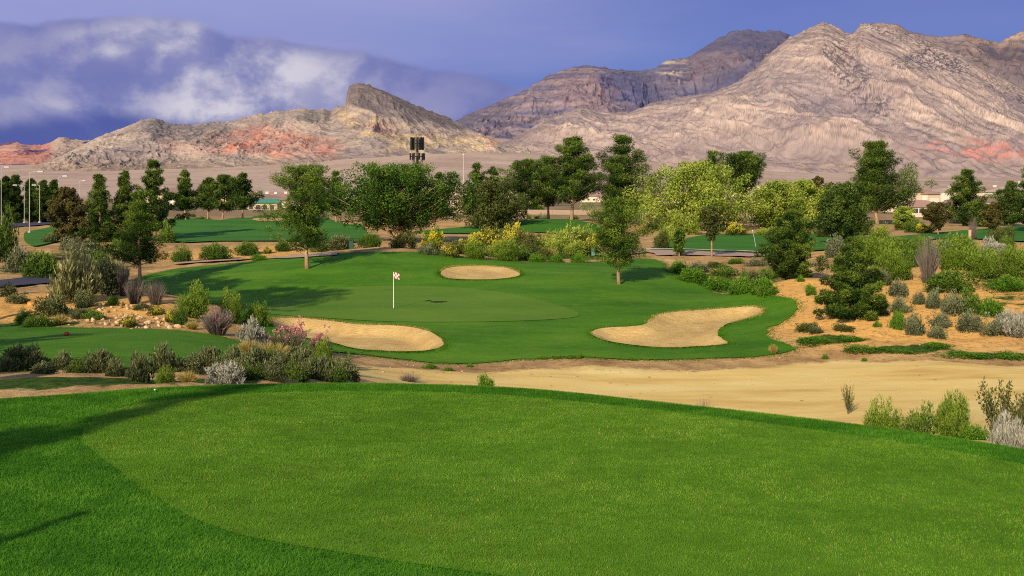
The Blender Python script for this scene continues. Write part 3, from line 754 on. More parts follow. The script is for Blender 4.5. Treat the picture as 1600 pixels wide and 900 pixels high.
L['silver'] = leaf_mat('silver leaves', (.12, .125, .10), (.32, .32, .26), (.58, .56, .47))
L['yellow'] = leaf_mat('yellow flowers', (.30, .22, .01), (.58, .46, .02), (.85, .74, .07))
L['mustard'] = leaf_mat('yellow green flowers', (.14, .14, .012), (.46, .42, .035), (.80, .70, .09))
L['pink'] = leaf_mat('pink flowers', (.36, .10, .13), (.62, .24, .27), (.80, .48, .46))
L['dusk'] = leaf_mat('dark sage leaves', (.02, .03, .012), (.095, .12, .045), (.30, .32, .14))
L['grass'] = leaf_mat('grass blades', (.032, .13, .007), (.075, .24, .012), (.16, .36, .028), .35)
L['teegrass'] = leaf_mat('mown grass blades', (.085, .195, .010), (.15, .31, .018), (.26, .42, .045), .35)
L['fringe'] = leaf_mat('fairway edge blades', (.032, .11, .006), (.07, .20, .010), (.14, .29, .02), .3)
L['dry'] = leaf_mat('dry grass', (.18, .14, .04), (.42, .33, .09), (.62, .5, .18), .3)
L['cover'] = leaf_mat('creeping leaves', (.03, .08, .008), (.10, .23, .018), (.21, .38, .035), .35)
def bark_mat(name, a, b):
    m, t, out = material(name); p = t.n('ShaderNodeTexCoord').outputs['Object']
    n = t.noise(t.scale(p, (1, 1, .25)), 6, 5, .7)
    finish(t, out, t.ramp(n, [(.3, a), (.7, b)]), .95, bump=n, bs=.8, bd=.05, spec=.05); return m
BARK = bark_mat('warm bark', (.20, .115, .07), (.58, .39, .25))
BARKD = bark_mat('dark bark', (.06, .04, .03), (.20, .14, .10))
TWIG = plain_mat('twig wood', (.22, .15, .10), .95, .3)

def unit(v): return v / (np.linalg.norm(v, axis=-1, keepdims=True) + 1e-9)
def leaves(C, Rad, n_per, ll, lw, g, up=.25, out=.8, flat=.75, vbase=None, jitter=.5, hang=0.0):
    """leaf sized faces spread through clumps; returns verts, quads, per-vertex shade value"""
    C = np.asarray(C, float); Rad = np.asarray(Rad, float); k = len(C)
    idx = np.repeat(np.arange(k), n_per); n = len(idx)
    d = unit(g.normal(size=(n, 3)))
    rr = g.uniform(.35, 1.0, n) ** .6
    off = d * rr[:, None] * Rad[idx][:, None]; off[:, 2] *= flat
    p = C[idx] + off
    ax = unit(d * out + g.normal(size=(n, 3)) * jitter + np.array([0, 0, up - hang]))
    nn = unit(np.cross(ax, unit(g.normal(size=(n, 3)) + d * 0.0)))
    side = unit(np.cross(ax, nn))
    l = ll * g.uniform(.6, 1.3, n)[:, None]; w = lw * g.uniform(.7, 1.3, n)[:, None]
    a = p; b = p + ax * l * .5 + side * w * .5; c = p + ax * l; e = p + ax * l * .5 - side * w * .5
    V = np.stack([a, b, c, e], 1).reshape(-1, 3)
    F = np.arange(n * 4).reshape(-1, 4)
    cv = (vbase if vbase is not None else g.uniform(.25, .75, k))
    v = cv[idx] + g.normal(size=n) * .16 + (rr - .75) * .35 + .12 * d[:, 2]  # inner leaves coloured darker and upper ones lighter, as painted shade
    return V, F, np.repeat(np.clip(v, 0, 1), 4)
def foliage(C, Rad, n_per, ll, lw, g, flat, vbase, soft=.6, hang=0.0, out=.35):
    """opaque leaf clumps: small faces that look outward, so each clump has a lit and a shaded side"""
    C = np.asarray(C, float); Rad = np.asarray(Rad, float); k = len(C)
    cnt = np.maximum(8, (n_per * (Rad / Rad.mean()) ** 1.5)).astype(int)
    idx = np.repeat(np.arange(k), cnt); n = len(idx)
    d = unit(g.normal(size=(n, 3))); rr = 1 - .55 * g.random(n) ** 2.2
    lump = 1 + .28 * vnoise(d[:, 0] * 2.2 + idx * 3.7, d[:, 2] * 2.2 + d[:, 1] * 1.7)
    off = d * (rr * lump)[:, None] * Rad[idx][:, None]; off[:, 2] *= flat
    if hang: off[:, 2] -= hang * np.abs(g.normal(size=n)) * Rad[idx] * .8
    p = C[idx] + off
    nn = unit(d * 1.0 + g.normal(size=(n, 3)) * soft + np.array([0, 0, .15]))
    ax = unit(np.cross(nn, g.normal(size=(n, 3))) + np.array([0, 0, .25 - 1.4 * hang]) + d * out)
    side = unit(np.cross(ax, nn))
    l = ll * g.uniform(.6, 1.35, n)[:, None]; w = lw * g.uniform(.65, 1.3, n)[:, None]
    V = np.stack([p, p + ax * l * .45 + side * w * .5, p + ax * l, p + ax * l * .45 - side * w * .5], 1).reshape(-1, 3)
    v = vbase[idx] + g.normal(size=n) * .10 + (rr - .85) * 1.1 + .14 * d[:, 2]  # shade painted into the leaf colour: clump insides darker, tops lighter
    return V, np.arange(n * 4).reshape(-1, 4), np.repeat(np.clip(v, 0, 1), 4)
def env_fn(profile):
    p = np.array(profile, float)
    return lambda h: np.interp(h, p[:, 0], p[:, 1])
ENV = {
 'pine':   [(0, .5), (.1, .95), (.25, 1.06), (.45, .86), (.62, .62), (.8, .40), (.93, .18), (1, .05)],
 'tall':   [(0, .5), (.1, .95), (.25, 1.04), (.45, .80), (.65, .52), (.85, .27), (1, .05)],
 'cone':   [(0, .8), (.1, 1.0), (.35, .82), (.6, .55), (.85, .22), (1, .03)],
 'column': [(0, .7), (.15, 1), (.6, .9), (.85, .55), (1, .12)],
 'umb':    [(0, .35), (.12, .55), (.28, .52), (.42, .72), (.55, 1.0), (.75, .95), (.9, .7), (1, .25)],
 'round':  [(0, .55), (.15, .88), (.4, 1.0), (.65, .92), (.85, .66), (1, .22)],
 'dome':   [(0, .9), (.2, 1.0), (.5, .9), (.8, .6), (1, .15)],
 'vase':   [(0, .2), (.3, .55), (.55, .95), (.75, 1.0), (.92, .6), (1, .2)],
}
def make_tree(name, label, px, d, top, hw, env='pine', leaf='pine', bare=.2, seed=1, n_branch=46, dens=1.0, group=None, bark=None,
              trunks=1, lean=0.0, ll=None, lw=None, base_py=None, gap=.0, tr=None, loc=None, clump=1.0, cat='tree', per=None, H=None, W=None, hang=0.0):
    g = np.random.default_rng(seed)
    x = (px - 800) / FPX * d if loc is None else loc[0]; y = d if loc is None else loc[1]
    z0 = zat(x, y) - .05
    if H is None: H = (CAM_Z + (300 - top) / FPX * d) - z0
    if W is None: W = hw / FPX * d
    root = empty(name, (x, y, z0), label, cat, group)
    E = env_fn(ENV[env]); hb = H * bare
    tr = tr or max(.05, .021 * H)
    # stems
    mb = MB(); stems = []
    for s in range(trunks):
        a = g.uniform(0, 6.28) if trunks > 1 else 0
        sp = (0.5 * W * g.uniform(.5, .9)) if trunks > 1 else 0.0
        bx, by = g.normal() * .04 * H + lean * H, g.normal() * .02 * H
        th = H * (.93 if trunks == 1 else g.uniform(.55, .8)); pts = []
        for i in range(8):
            q = i / 7
            pts.append((sp * math.cos(a) * q ** .7 + bx * math.sin(q * 2.2), sp * math.sin(a) * q ** .7 + by * math.sin(q * 3), th * q))
        rad = [tr * (1.25 if i == 0 else 1) * (1 - .88 * i / 7) * (1 if trunks == 1 else .75) for i in range(8)]
        mb.tube(pts, rad, 8); stems.append(np.array(pts))
    C, Rd, vb = [], [], []
    ga = 2.39996; so_ = g.uniform(0, 90); pine = leaf in ('pine', 'pine_lit', 'dark') and name == 'pine_tree'
    W = W * 1.12
    for b in range(n_branch):
        f = (b + .5 + g.uniform(-.4, .4)) / n_branch
        f = float(np.clip(f, 0, 1)) ** .85
        if pine and env in ('pine', 'tall', 'umb') and g.random() < .8:
            nt_ = 6 + seed % 3; f = (math.floor(f * nt_) + .5 + ((f * nt_) % 1 - .5) * .34) / nt_
        h = hb + (H - hb) * min(f, .985)
        ang = b * ga + g.uniform(-.5, .5)
        st = stems[b % len(stems)]
        hh = min(h, st[-1, 2])
        ax = np.array([np.interp(hh, st[:, 2], st[:, 0]), np.interp(hh, st[:, 2], st[:, 1])])
        lob = 1 + (.35 if env == 'cone' else .85 if pine else .6) * float(vnoise(np.array(math.cos(ang) * 1.5 + so_), np.array(math.sin(ang) * 1.5 + f * 4.5)))
        r = W * E(f) * g.uniform(.62, 1.10) * lob
        if g.random() < gap: r *= .5
        tip = np.array([ax[0] * .6 + math.cos(ang) * r, ax[1] * .6 + math.sin(ang) * r, h + .06 * r])
        st_pt = np.array([ax[0], ax[1], max(h - .40 * r, hb * .75 if trunks == 1 else h * .4)])
        if trunks > 1: st_pt[2] = min(st_pt[2], st[-1, 2])
        mid = (st_pt + tip) / 2 + np.array([0, 0, -.05 * r])
        mb.tube([st_pt, mid, st_pt + (tip - st_pt) * .92], [tr * .28 * (1 - .5 * f), tr * .18 * (1 - .5 * f), tr * .06], 5, cap=False)
        bv = g.uniform(.18, .80)
        ncl = 4 if r > .5 * W else (3 if r > .25 * W else 2)
        for c in range(ncl):
            q = 1.0 - c * (.24 if ncl == 4 else .3)
            cr = clump * W * g.uniform(.11, .225 if pine else .25) * (.5 + .5 * E(f)) * (1 - .10 * c)
            pos = st_pt + (tip - st_pt) * q + g.normal(size=3) * np.array([.07, .07, .035]) * W
            C.append(pos); Rd.append(cr); vb.append(bv + g.uniform(-.12, .12) - .10 * c + .10 * (f - .5))
    C.append(np.array([stems[0][-1, 0], stems[0][-1, 1], H - .09 * W])); Rd.append(.12 * W * clump); vb.append(.6)
    Rd = np.array(Rd); C = np.array(C)
    C[:, 2] = np.minimum(C[:, 2], H - Rd * .5)
    ll = ll or max(.14, .0018 * d); lw = lw or ll * (.26 if pine else .55)
    if pine: ll = ll * 1.25
    per = per or int(np.clip((105 if pine else 85) * dens, 30, 170))
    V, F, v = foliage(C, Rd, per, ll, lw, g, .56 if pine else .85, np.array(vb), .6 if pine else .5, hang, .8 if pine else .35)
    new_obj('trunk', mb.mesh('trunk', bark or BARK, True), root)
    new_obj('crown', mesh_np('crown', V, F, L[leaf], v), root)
    return root

T = 'pine_tree'; B_ = 'broadleaf_tree'
# ---- left group
for i, (px, d, top, hw) in enumerate([(-12, 190, 272, 20), (8, 200, 277, 15), (26, 205, 275, 15), (47, 215, 281, 15), (66, 205, 284, 13), (84, 212, 283, 14)]):
    make_tree(T, ['dark conifer cut by the left edge of the picture, behind the road', 'dark conifer next to the left picture edge behind the road', 'tallest dark conifer of the row behind the road and lamp posts',
                  'dark conifer directly behind the nearest white lamp post', 'dark conifer in the row between the two nearest lamp posts', 'dark conifer at the right end of the row behind the road'][i],
              px, d, top, hw, 'column', 'dark', .03, 20 + i, 46, 1.0, 'dark conifers along the road', BARKD)
make_tree(T, 'olive brown cone shaped conifer beside the curving road verge', 106, 128, 294, 25, 'column', 'brown', .03, 31, 50, 1.1)
make_tree(T, 'green conifer between the brownish conifer and the tall pines', 153, 128, 274, 27, 'cone', 'pine', .02, 32, 54, 1.1)
make_tree(T, 'narrow dark conifer behind the large near pine', 194, 130, 268, 26, 'cone', 'dark', .03, 33, 54, 1.1)
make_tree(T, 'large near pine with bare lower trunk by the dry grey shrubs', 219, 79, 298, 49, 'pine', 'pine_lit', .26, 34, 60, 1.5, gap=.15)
make_tree(T, 'tall pointed pine rising above the left group of pines', 243, 140, 250, 31, 'tall', 'pine', .12, 35, 60, 1.2)
make_tree(T, 'slim pine standing alone on the far green mound, first of the row', 291, 205, 267, 20, 'tall', 'pine', .26, 36, 40, .9)
make_tree(T, 'twin trunk pine in the far row on the green mound', 324, 206, 279, 19, 'round', 'pine', .30, 37, 38, .9)
make_tree(T, 'dark pine leaning right in the far row on the green mound', 347, 204, 275, 20, 'round', 'dark', .30, 38, 40, .9)
make_tree(T, 'isolated pine with thin trunk at the right end of the mound row', 379, 222, 271, 19, 'pine', 'dark', .32, 39, 40, .9)
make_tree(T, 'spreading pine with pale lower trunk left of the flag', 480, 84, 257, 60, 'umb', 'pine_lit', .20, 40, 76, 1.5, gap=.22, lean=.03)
make_tree(T, 'small pine showing between the spreading pine and the big broad tree', 526, 175, 268, 17, 'pine', 'pine', .15, 41, 36, .9)
make_tree(B_, 'wide broadleaf tree with several pale leaning trunks behind the green', 618, 128, 258, 88, 'round', 'broad', .28, 42, 130, 1.35, trunks=5, clump=.72, tr=.22)
make_tree(T, 'pine showing behind the right side of the wide broadleaf tree', 686, 190, 270, 17, 'tall', 'pine', .1, 43, 40, .9)
make_tree(T, 'pine top behind the low olive tree, left of two', 742, 205, 255, 22, 'pine', 'pine', .1, 44, 40, .9)
make_tree(T, 'pine top behind the low olive tree, right of two', 771, 210, 262, 18, 'pine', 'pine', .1, 45, 36, .9)
make_tree(B_, 'low rounded olive green tree with leaning split trunk', 757, 165, 284, 45, 'dome', 'olive', .12, 46, 70, 1.1, trunks=3, lean=.06)
make_tree(T, 'leftmost of the three pines grouped on the green mound', 822, 178, 250, 32, 'round', 'pine', .24, 47, 54, 1.0)
make_tree(T, 'middle pine of the three grouped on the green mound', 857, 184, 248, 27, 'round', 'pine', .26, 48, 50, 1.0)
make_tree(T, 'tallest pine of the three on the mound, with thick warm trunk', 893, 176, 214, 37, 'pine', 'pine', .27, 49, 90, 1.15, clump=1.1)
make_tree(T, 'very tall dense pine in the centre behind the near bright pine', 971, 180, 211, 42, 'pine', 'pine', .10, 50, 110, 1.2, clump=1.2)
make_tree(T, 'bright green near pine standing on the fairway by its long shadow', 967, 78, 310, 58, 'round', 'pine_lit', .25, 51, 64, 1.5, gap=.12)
make_tree(B_, 'large pale lime green tree drooping beside the cart path', 1085, 165, 250, 72, 'round', 'lime', .03, 52, 110, 1.35, clump=.78, trunks=3, hang=.7)
make_tree(T, 'dark pine top rising behind the large lime green tree', 1112, 215, 237, 26, 'round', 'pine', .1, 53, 40, .9)
make_tree(T, 'pine with tall dark trunk right of the large lime green tree', 1165, 195, 237, 42, 'vase', 'pine', .40, 54, 60, 1.1, bark=BARKD)
make_tree(B_, 'pale green tree behind the dense round conifer', 1214, 172, 283, 42, 'round', 'lime', .05, 55, 70, 1.1, hang=.5)
make_tree(B_, 'pale green tree left of the dark broadleaf tree', 1256, 176, 281, 36, 'round', 'lime', .05, 56, 66, 1.1, hang=.5)
make_tree(B_, 'small brown olive tree top behind the pale green tree', 1277, 215, 277, 15, 'round', 'brown', .1, 57, 34, .9)
make_tree(B_, 'dark broadleaf tree with thin pale stem on the fairway edge', 1322, 122, 288, 44, 'round', 'dark', .17, 58, 80, 1.3)
make_tree(T, 'biggest pine on the right with broad wind swept crown', 1371, 200, 221, 54, 'pine', 'pine', .2, 59, 120, 1.3, clump=1.0)
make_tree(T, 'dense round conifer with foliage to the ground above the orange bank', 1240, 74, 330, 36, 'column', 'pine', .01, 60, 90, 1.6, clump=1.0)
make_tree(T, 'young cone shaped conifer on the orange slope', 1333, 60.3, 374, 42, 'cone', 'pine', .01, 61, 120, 1.5, clump=.85)
make_tree(T, 'tall pine among the houses on the right', 1512, 205, 265, 31, 'tall', 'pine', .10, 62, 56, 1.1, clump=1.1)
make_tree(T, 'dark pine between the tall right pine and the picture edge', 1577, 190, 284, 24, 'pine', 'dark', .08, 63, 46, 1.0)
make_tree(T, 'pine cut by the right edge of the picture', 1609, 160, 252, 28, 'tall', 'pine', .1, 64, 46, 1.0)
make_tree(B_, 'small open brownish tree in front of the pale house', 1466, 150, 318, 19, 'vase', 'brown', .2, 65, 36, .8)
make_tree(B_, 'small yellow green tree left of the pale house', 1411, 170, 324, 17, 'round', 'lime', .15, 66, 36, .9)
make_tree(B_, 'small tan leaved tree near the dark right pine', 1553, 168, 318, 12, 'round', 'brown', .1, 67, 30, .8)
make_tree(B_, 'bushy dark green tree at the foot of the tall right pine', 1530, 190, 318, 24, 'dome', 'dark', .03, 68, 46, 1.0)
make_tree(B_, 'thin sapling beside the cart path', 1061, 101, 357, 8, 'column', 'shrub', .15, 69, 26, .8)
make_tree(B_, 'sparse thin tree with pale stem in front of the lime green tree', 1112, 101, 322, 20, 'vase', 'olive', .3, 70, 30, .45, gap=.3)
make_tree(B_, 'small grey green tree in front of the far houses', 1290, 150, 345, 14, 'dome', 'sage', .05, 71, 30, .9)
# trees standing outside the frame on the left; only their long shadows are seen
OFF = [(-10.1, -3.6, 8.1, .95, 'cone'), (-5.85, .75, 3.4, .2, 'cone'), (-21, 22, 7, 2.4, 'pine'), (-24.5, 29, 7.5, 2.2, 'pine'), (-22, 8, 9, 2.2, 'tall'), (-20, 14, 8, 2, 'pine'),
       (-24.8, 44, 14.5, 2.4, 'round'), (-28, 46, 14.5, 2.6, 'round'), (-30, 55, 12, 2.4, 'round'), (-33.5, 58, 12, 2.4, 'round')]
for i, (x, y, H, W, en) in enumerate(OFF):
    make_tree(T, 'pine on the left bank whose long shadow falls across the grass', 0, y, 0, 0, en, 'pine', 0.66 if i > 5 else (.12 if i != 1 else .03), 80 + i, 40, 1.0, 'pines casting shadows from the left', loc=(x, y), H=H, W=W, ll=[.14, .04][i] if i < 2 else .2)

# ------------------------------------------------------------------ shrubs
def stems_mesh(n, g, r=.5, h=.8, rad=.012):
    mb = MB()
    for i in range(n):
        a = g.uniform(0, 6.28); q = g.uniform(.3, 1) * r
        mb.tube([(0.05 * math.cos(a), .05 * math.sin(a), 0), (q * .4 * math.cos(a), q * .4 * math.sin(a), h * .45), (q * math.cos(a), q * math.sin(a), h * g.uniform(.75, 1))], [rad, rad * .8, rad * .4], 4, cap=False)
    return mb.mesh('stem', TWIG)
def blades(n, g, spread=1.0, h=1.0, w=.035, curve=.4, r0=.12, v0=.25, vs=.5, lo=.55):
    """upright stems fanning out of one base, as narrow two-piece blades; unit bush"""
    a = g.uniform(0, 2 * np.pi, n); q = np.sqrt(g.uniform(0, 1, n))
    L_ = g.uniform(lo, 1.0, n) * h * np.sqrt(np.clip(1.08 - (q * .8) ** 2, .1, 1))
    b = np.stack([np.cos(a) * q * r0 * spread * 3, np.sin(a) * q * r0 * spread * 3, np.zeros(n)], -1)
    tip = np.stack([np.cos(a) * q * spread, np.sin(a) * q * spread, L_], -1) + g.normal(size=(n, 3)) * .05
    mid = (b + tip) / 2 + np.stack([-np.cos(a), -np.sin(a), np.ones(n)], -1) * (curve * .18 * q)[:, None]
    sd = unit(np.cross(tip - b, g.normal(size=(n, 3)))) * (w * g.uniform(.6, 1.3, n))[:, None] * .5
    V = np.stack([b - sd * .6, b + sd * .6, mid + sd, mid - sd, tip + sd * .25, tip - sd * .25], 1).reshape(-1, 3)
    i = np.arange(n)[:, None] * 6
    F = np.concatenate([i + np.array([[0, 1, 2, 3]]), i + np.array([[3, 2, 4, 5]])])
    vv = np.clip(v0 + g.normal(size=n) * .14, 0, 1)
    v = np.stack([vv - .25, vv - .25, vv + vs * .3, vv + vs * .3, vv + vs * .7, vv + vs * .7], 1).ravel()
    return V, F, np.clip(v, 0, 1)
def dome_clumps(g, k, cr=.22, low=.05, hmax=1.0):
    a = g.uniform(0, 2 * np.pi, k); u = g.uniform(0, 1, k)
    el = np.arcsin(u ** .8); rr = g.uniform(.6, 1.0, k) * (1 + .5 * vnoise(np.cos(a) * 1.6 + 10 * g.random(), np.sin(a) * 1.6 + u * 2.0))
    C = np.stack([np.cos(a) * np.cos(el) * rr * .86, np.sin(a) * np.cos(el) * rr * .86, low + np.sin(el) * rr * .84 * hmax], -1)
    return C, g.uniform(cr * .7, cr * 1.25, k), np.clip(.3 + .4 * u + g.normal(size=k) * .1, 0, 1)
SH = {}
def proto(kind, seed):
    g = np.random.default_rng(seed); parts = []
    def dome(leaf, k, per, ll, lw, cr=.24, up=.3, **kw):
        C, Rd, vb = dome_clumps(g, k, cr); V, F, v = leaves(C, Rd, per, ll, lw, g, up=up, vbase=vb, flat=.9, **kw)
        return ('foliage', mesh_np('foliage', V, F, L[leaf], v))
    def brush(leaf):
        C, Rd, vb = dome_clumps(g, 150, .15); V, F, v = leaves(C, Rd, 40, .10, .032, g, up=.9, vbase=vb, flat=.95, jitter=.5)
        V2, F2, v2 = blades(220, g, .98, 1.02, .016, v0=.3)
        parts.append(('foliage', mesh_np('foliage', np.vstack([V, V2]), np.vstack([F, F2 + len(V)]), L[leaf], np.concatenate([v, v2]))))
    if kind == 'broom':
        brush('broom')
    elif kind == 'broomdark':
        brush('shrub')
    elif kind == 'drygrass':
        V, F, v = blades(700, g, 1.0, 1.05, .03, v0=.3); parts.append(('foliage', mesh_np('foliage', V, F, L['dry'], v)))
    elif kind in ('green', 'sage', 'olive', 'dusk', 'dark', 'cover', 'lime'):
        parts.append(dome({'green': 'shrub', 'sage': 'sage', 'olive': 'olive', 'dusk': 'dusk', 'dark': 'dark', 'cover': 'cover', 'lime': 'lime'}[kind], 80, 42, .13, .05, .22, up=.5))
    elif kind in ('spiky', 'silver', 'pale'):
        parts.append(dome({'spiky': 'dusk', 'silver': 'silver', 'pale': 'pale'}[kind], 90, 26, .20, .05, .14, up=1.1, jitter=.35))
    elif kind == 'yellow' or kind == 'mustard':
        parts.append(dome('olive' if kind == 'mustard' else 'shrub', 70, 36, .13, .05, .22))
        C, Rd, vb = dome_clumps(g, 60, .16, .16); C = C[C[:, 2] > .35]; k = len(C)
        V, F, v = leaves(C * 1.04, Rd[:k], 34, .09, .07, g, up=.6, vbase=np.clip(C[:, 2], .2, .8), flat=.7)
        parts.append(('flowers', mesh_np('flowers', V, F, L['yellow' if kind == 'yellow' else 'mustard'], v)))
    elif kind == 'pink':
        V, F, v = blades(700, g, 1.0, .9, .03, v0=.2); parts.append(('foliage', mesh_np('foliage', V, F, L['sage'], v)))
        C, Rd, vb = dome_clumps(g, 70, .09, .2); C = C[C[:, 2] > .4]; k = len(C)
        V, F, v = leaves(C * 1.05, Rd[:k], 26, .06, .06, g, up=.6, flat=.8)
        parts.append(('flowers', mesh_np('flowers', V, F, L['pink'], v)))
    elif kind == 'pinkgrey':
        V, F, v = blades(900, g, 1.0, 1.0, .028, v0=.3); parts.append(('foliage', mesh_np('foliage', V, F, L['grey'], v)))
        C, Rd, vb = dome_clumps(g, 40, .08, .2); C = C[C[:, 2] > .3]; k = len(C)
        V, F, v = leaves(C, Rd[:k], 14, .06, .05, g, up=.6, flat=.8)
        parts.append(('flowers', mesh_np('flowers', V, F, L['pink'], v)))
    elif kind == 'dead':
        V, F, v = blades(520, g, 1.0, 1.05, .016, v0=.3); parts.append(('foliage', mesh_np('foliage', V, F, L['grey'], v)))
    elif kind == 'leafy':   # open shrub of long stems with separate leaves
        mb = MB(); C = []
        for i in range(26):
            a = g.uniform(0, 6.28); q = g.uniform(.1, 1); h = g.uniform(.6, 1.05)
            p = [(0, 0, 0), (q * .45 * math.cos(a), q * .45 * math.sin(a), h * .5), (q * math.cos(a), q * math.sin(a), h)]
            mb.tube(p, [.014, .01, .005], 4, cap=False)
            for s in np.linspace(.35, 1, 8):
                pp = np.array(p[0]) * (1 - s) ** 2 + 2 * np.array(p[1]) * s * (1 - s) + np.array(p[2]) * s * s; C.append(pp)
        C = np.array(C); V, F, v = leaves(C, np.full(len(C), .06), 7, .09, .045, g, up=.3)
        parts.append(('foliage', mesh_np('foliage', V, F, L['olive'], v))); parts.append(('stem', mb.mesh('stem', TWIG)))
    if kind not in ('leafy', 'dead', 'cover'): parts.append(('stem', stems_mesh(9, g)))
    return parts
def merge_parts(parts):
    fol = [p for p in parts if p[0] in ('foliage', 'flowers')]
    if len(fol) < 2: return parts
    V, F, v, mi, off = [], [], [], [], 0
    for i, (n, me) in enumerate(fol):
        k = len(me.vertices); a = np.zeros(k * 3, np.float32); me.vertices.foreach_get('co', a); V.append(a.reshape(-1, 3))
        f = np.zeros(len(me.loops), np.int32); me.loops.foreach_get('vertex_index', f); F.append(f.reshape(-1, 4) + off); off += k
        c = np.zeros(k, np.float32); me.attributes['val'].data.foreach_get('value', c); v.append(c); mi += [i] * len(me.polygons)
    m = mesh_np('foliage', np.vstack(V), np.vstack(F), None, np.concatenate(v), mats=[me.materials[0] for _, me in fol], midx=mi)
    for _, me in fol: bpy.data.meshes.remove(me)
    return [('foliage', m)] + [p for p in parts if p[0] not in ('foliage', 'flowers')]
def shrub(kind, px, py, w, h, label, d=None, group=None, name=None, k=[0]):
    k[0] += 1; key = (kind, k[0] % 3)
    if key not in SH: SH[key] = merge_parts(proto(kind, 300 + 7 * len(SH)))
    if d is None: x, y = hit(px, py)
    else: x, y = (px - 800) / FPX * d, d
    g = np.random.default_rng(k[0] * 13)
    nm = name or {'yellow': 'flowering_shrub', 'mustard': 'flowering_shrub', 'pink': 'flowering_shrub', 'pinkgrey': 'flowering_shrub', 'dead': 'dry_shrub', 'drygrass': 'grass_tuft'}.get(kind, 'shrub')
    root = empty(nm, (x, y, zat(x, y) - .06), label, 'shrub' if nm != 'grass_tuft' else 'grass tuft', group, g.uniform(0, 6.28))
    s = w / 2 / FPX * y
    hz = h / FPX * y * 1.02 + .05 if py == 0 or d is None else max(.15, CAM_Z + (300 - py + h) / FPX * d - root.location.z)
    root.scale = (s * g.uniform(.92, 1.08), s * g.uniform(.92, 1.08), hz)
    for n_, me in SH[key]: new_obj(n_, me, root)
    return root
S = shrub
# ---- left: the planted bank, front to back
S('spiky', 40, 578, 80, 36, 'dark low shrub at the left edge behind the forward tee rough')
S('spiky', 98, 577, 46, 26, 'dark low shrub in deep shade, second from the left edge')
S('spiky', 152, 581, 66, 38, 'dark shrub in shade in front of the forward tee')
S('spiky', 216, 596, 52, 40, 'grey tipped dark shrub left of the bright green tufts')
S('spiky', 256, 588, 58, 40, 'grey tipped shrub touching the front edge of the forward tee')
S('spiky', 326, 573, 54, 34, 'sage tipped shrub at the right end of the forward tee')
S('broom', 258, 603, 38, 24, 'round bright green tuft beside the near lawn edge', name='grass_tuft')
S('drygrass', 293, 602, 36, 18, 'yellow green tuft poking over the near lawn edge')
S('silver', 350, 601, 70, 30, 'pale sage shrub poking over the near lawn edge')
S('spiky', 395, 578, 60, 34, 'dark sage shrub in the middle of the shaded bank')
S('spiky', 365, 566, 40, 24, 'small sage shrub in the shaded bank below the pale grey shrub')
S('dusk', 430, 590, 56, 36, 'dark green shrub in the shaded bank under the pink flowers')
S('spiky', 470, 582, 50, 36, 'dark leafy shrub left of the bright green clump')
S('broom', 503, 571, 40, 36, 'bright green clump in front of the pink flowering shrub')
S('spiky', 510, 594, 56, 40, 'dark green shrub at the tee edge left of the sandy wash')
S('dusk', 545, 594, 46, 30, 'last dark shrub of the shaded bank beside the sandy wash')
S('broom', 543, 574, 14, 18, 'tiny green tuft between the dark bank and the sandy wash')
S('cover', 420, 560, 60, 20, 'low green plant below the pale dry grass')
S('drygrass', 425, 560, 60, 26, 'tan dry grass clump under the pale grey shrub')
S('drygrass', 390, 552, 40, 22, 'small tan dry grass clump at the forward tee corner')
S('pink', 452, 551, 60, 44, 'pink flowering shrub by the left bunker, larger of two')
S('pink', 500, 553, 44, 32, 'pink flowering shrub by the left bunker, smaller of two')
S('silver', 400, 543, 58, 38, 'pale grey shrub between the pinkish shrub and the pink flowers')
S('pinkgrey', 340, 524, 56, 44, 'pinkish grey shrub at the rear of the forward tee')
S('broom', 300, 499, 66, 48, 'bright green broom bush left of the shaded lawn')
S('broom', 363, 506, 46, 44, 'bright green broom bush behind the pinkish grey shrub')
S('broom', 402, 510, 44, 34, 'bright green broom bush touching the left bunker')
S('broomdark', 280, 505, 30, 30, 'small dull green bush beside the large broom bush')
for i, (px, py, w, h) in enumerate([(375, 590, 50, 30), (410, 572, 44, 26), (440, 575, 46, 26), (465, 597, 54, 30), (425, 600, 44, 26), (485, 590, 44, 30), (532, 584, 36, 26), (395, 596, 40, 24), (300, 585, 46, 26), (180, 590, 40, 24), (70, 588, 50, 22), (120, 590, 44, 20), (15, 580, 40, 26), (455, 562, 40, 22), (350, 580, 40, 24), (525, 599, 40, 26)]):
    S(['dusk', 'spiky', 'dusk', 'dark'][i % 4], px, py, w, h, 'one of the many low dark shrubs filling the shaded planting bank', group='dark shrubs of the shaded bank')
# rocky knoll
S('pale', 118, 470, 84, 76, 'large pale leaved shrub with visible stem on the rocky knoll')
S('dusk', 168, 460, 56, 54, 'dark grey shrub behind the large pale leaved shrub')
S('pale', 187, 440, 28, 44, 'small pale leaved shrub under the near pine')
S('dead', 211, 474, 42, 46, 'dry grey twiggy shrub under the near pine, left of two')
S('dead', 243, 476, 36, 42, 'dry purplish twiggy shrub under the near pine, right of two')
S('dead', 192, 462, 22, 60, 'tall thin dry stems beside the near pine')
S('dusk', 85, 492, 58, 38, 'dusky green shrub at the front of the rocky knoll')
S('dusk', 130, 482, 40, 26, 'low dusky shrub under the large pale leaved shrub')
S('cover', 176, 478, 22, 14, 'little bright green plant among the knoll rocks')
S('broomdark', 60, 511, 60, 22, 'low green growth along the back of the forward tee, left')
S('drygrass', 95, 508, 24, 18, 'yellowish tuft behind the forward tee')
S('dusk', 125, 497, 34, 16, 'flat dark shrub among the rocks behind the forward tee')
S('mustard', 200, 510, 34, 14, 'low yellow flowering plant at the back of the forward tee')
S('mustard', 268, 503, 30, 16, 'low yellow flowering plant below the broom bush')
S('green', 150, 500, 40, 16, 'low green shrub among the rocks, front centre of the knoll')
